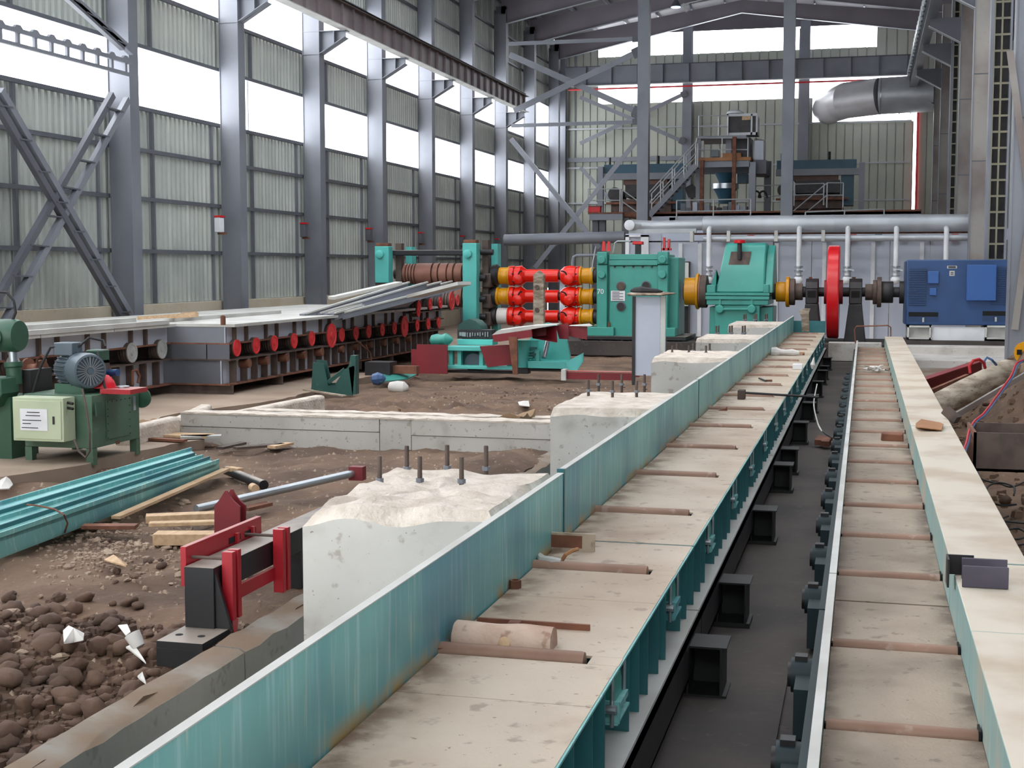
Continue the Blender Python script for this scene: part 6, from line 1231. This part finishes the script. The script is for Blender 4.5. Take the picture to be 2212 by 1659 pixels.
def hose(nm, pts, r, m, lab): obj(nm, B().tube(pts, r, 7), M[m], label=lab, cat='hose')
hose('red_hose', [AY(2096,806,22.2), AY(2094,790,22.2), AY(2102,779,22.2), AY(2115,776,22.3), AY(2124,783,22.4), AY(2128,795,22.5)], .025, 'cabler', 'short loop of bright red hose over the big log')
hose('blue_hose', [AY(2128,795,23), AY(2126,780,23), AY(2132,772,23), AY(2142,777,23), AY(2152,788,23.2)], .02, 'cableb', 'short loop of blue hose beside the red loop')
def smooth(pts, k=6):
    out = []
    for i in range(len(pts)-1):
        a = pts[max(0,i-1)]; b2 = pts[i]; c = pts[i+1]; d = pts[min(len(pts)-1,i+2)]
        for j in range(k): s = j/k; out.append(.5*((2*b2)+(c-a)*s+(2*a-5*b2+4*c-d)*s*s+(3*b2-a-3*c+d)*s**3))
    return out+[pts[-1]]
path = [(2216,776,21),(2196,785,20.5),(2185,810,20),(2170,832,19.5),(2150,860,18.5),(2125,893,17),(2105,910,16.5),(2094,930,16),(2088,955,15.2),(2080,980,14.5),(2082,1005,13.8),(2092,1035,13),(2098,1052,12.5)]
hose('cable_pair', smooth([AY(a, b2, c) for a, b2, c in path]), .014, 'cabler', 'long red welding hose running down the soil beside the beam')
hose('cable_pair', smooth([AY(a+4, b2+2, c) for a, b2, c in path]), .012, 'cableb', 'long grey blue hose twisted with the red welding hose')
t = thing('skip_box', AY(2160,1000,15.5), 'dark brown steel box open at the top at the right picture edge', 'box'); p, q = AY(2104,934,15.4), AY(2240,1022,15.4)
obj('front', B().box(p.x, q.x, 15.4, 15.43, q.z, p.z), M['rustdk'], t); obj('left_side', B().box(p.x, p.x+.03, 15.4, 16.4, q.z, p.z), M['rust'], t); obj('back', B().box(p.x, q.x, 16.4, 16.43, q.z, p.z+.0), M['rustdk'], t); obj('bottom', B().box(p.x, q.x, 15.4, 16.4, q.z, q.z+.03), M['rustdk'], t)
for i, path in enumerate(([(2112,1018),(2118,1032),(2135,1040),(2160,1045),(2185,1052),(2215,1040)], [(2115,1060),(2120,1072),(2140,1085),(2165,1092),(2195,1090)], [(2128,1072),(2135,1050),(2160,1043),(2190,1052),(2190,1070)], [(2118,1100),(2135,1112),(2155,1122),(2178,1115)], [(2140,1130),(2165,1126),(2190,1128),(2215,1130)], [(2142,1150),(2170,1145),(2200,1142),(2215,1150)], [(2148,1165),(2175,1158),(2195,1165),(2215,1160)], [(2150,1178),(2180,1180),(2215,1175)], [(2155,1195),(2185,1190),(2215,1200)])):
    hose('black_cable', smooth([AZ(a, b2, .02+.02*(i % 3)) for a, b2 in path]), .011, 'cable', 'black cable lying on the floor right of the beam, %s from the top' % ('first','second','third','fourth','fifth','sixth','seventh','eighth','ninth')[i])
p = AY(2212,764,25.2); t = thing('timber_disc', p, 'yellow wooden cable drum end on the heap at the right edge', 'drum'); obj('disc', B().cyl(p, p+V((.1,.12,.02)), .2, 24), M['yellow'], t); obj('square_hole', B().box(p.x-.12, p.x-.04, p.y-.03, p.y, p.z-.02, p.z+.07), M['dark'], t)
random.seed(31)
for i in range(28):
    x, y = random.uniform(1.2, 3.4), random.uniform(11, 26); r = random.choice([.04,.06,.09]); place(random.choice(RD), x, y, hr(x, y)+r*.3, r, 'brown lump of soil or stone on the heap right of the box beam', 'lumps on the right heap')
# pit litter
p = AZ(1540,1392,0); place(RL[0], p.x, p.y, .02, .03, 'small white stone on the pit floor between the tables', None)
for px, py, nm in ((1768,965,'left'), (1782,968,'right')): p = AZ(px, py, 0); obj('brick', B().beam(p+V((0,0,.06)), p+V((.04,.25,.1)), .12, .08), M['rust'], label='reddish brick scrap on the pit floor, %s one' % nm, cat='brick', group='bricks in the pit')
hose('thin_wire', smooth([AY(1765,830,24), AY(1758,870,22), AY(1764,905,20), AY(1775,930,18), AZ(1800,948,.02)]), .01, 'flange', 'thin pale wire hanging down into the pit between the tables')
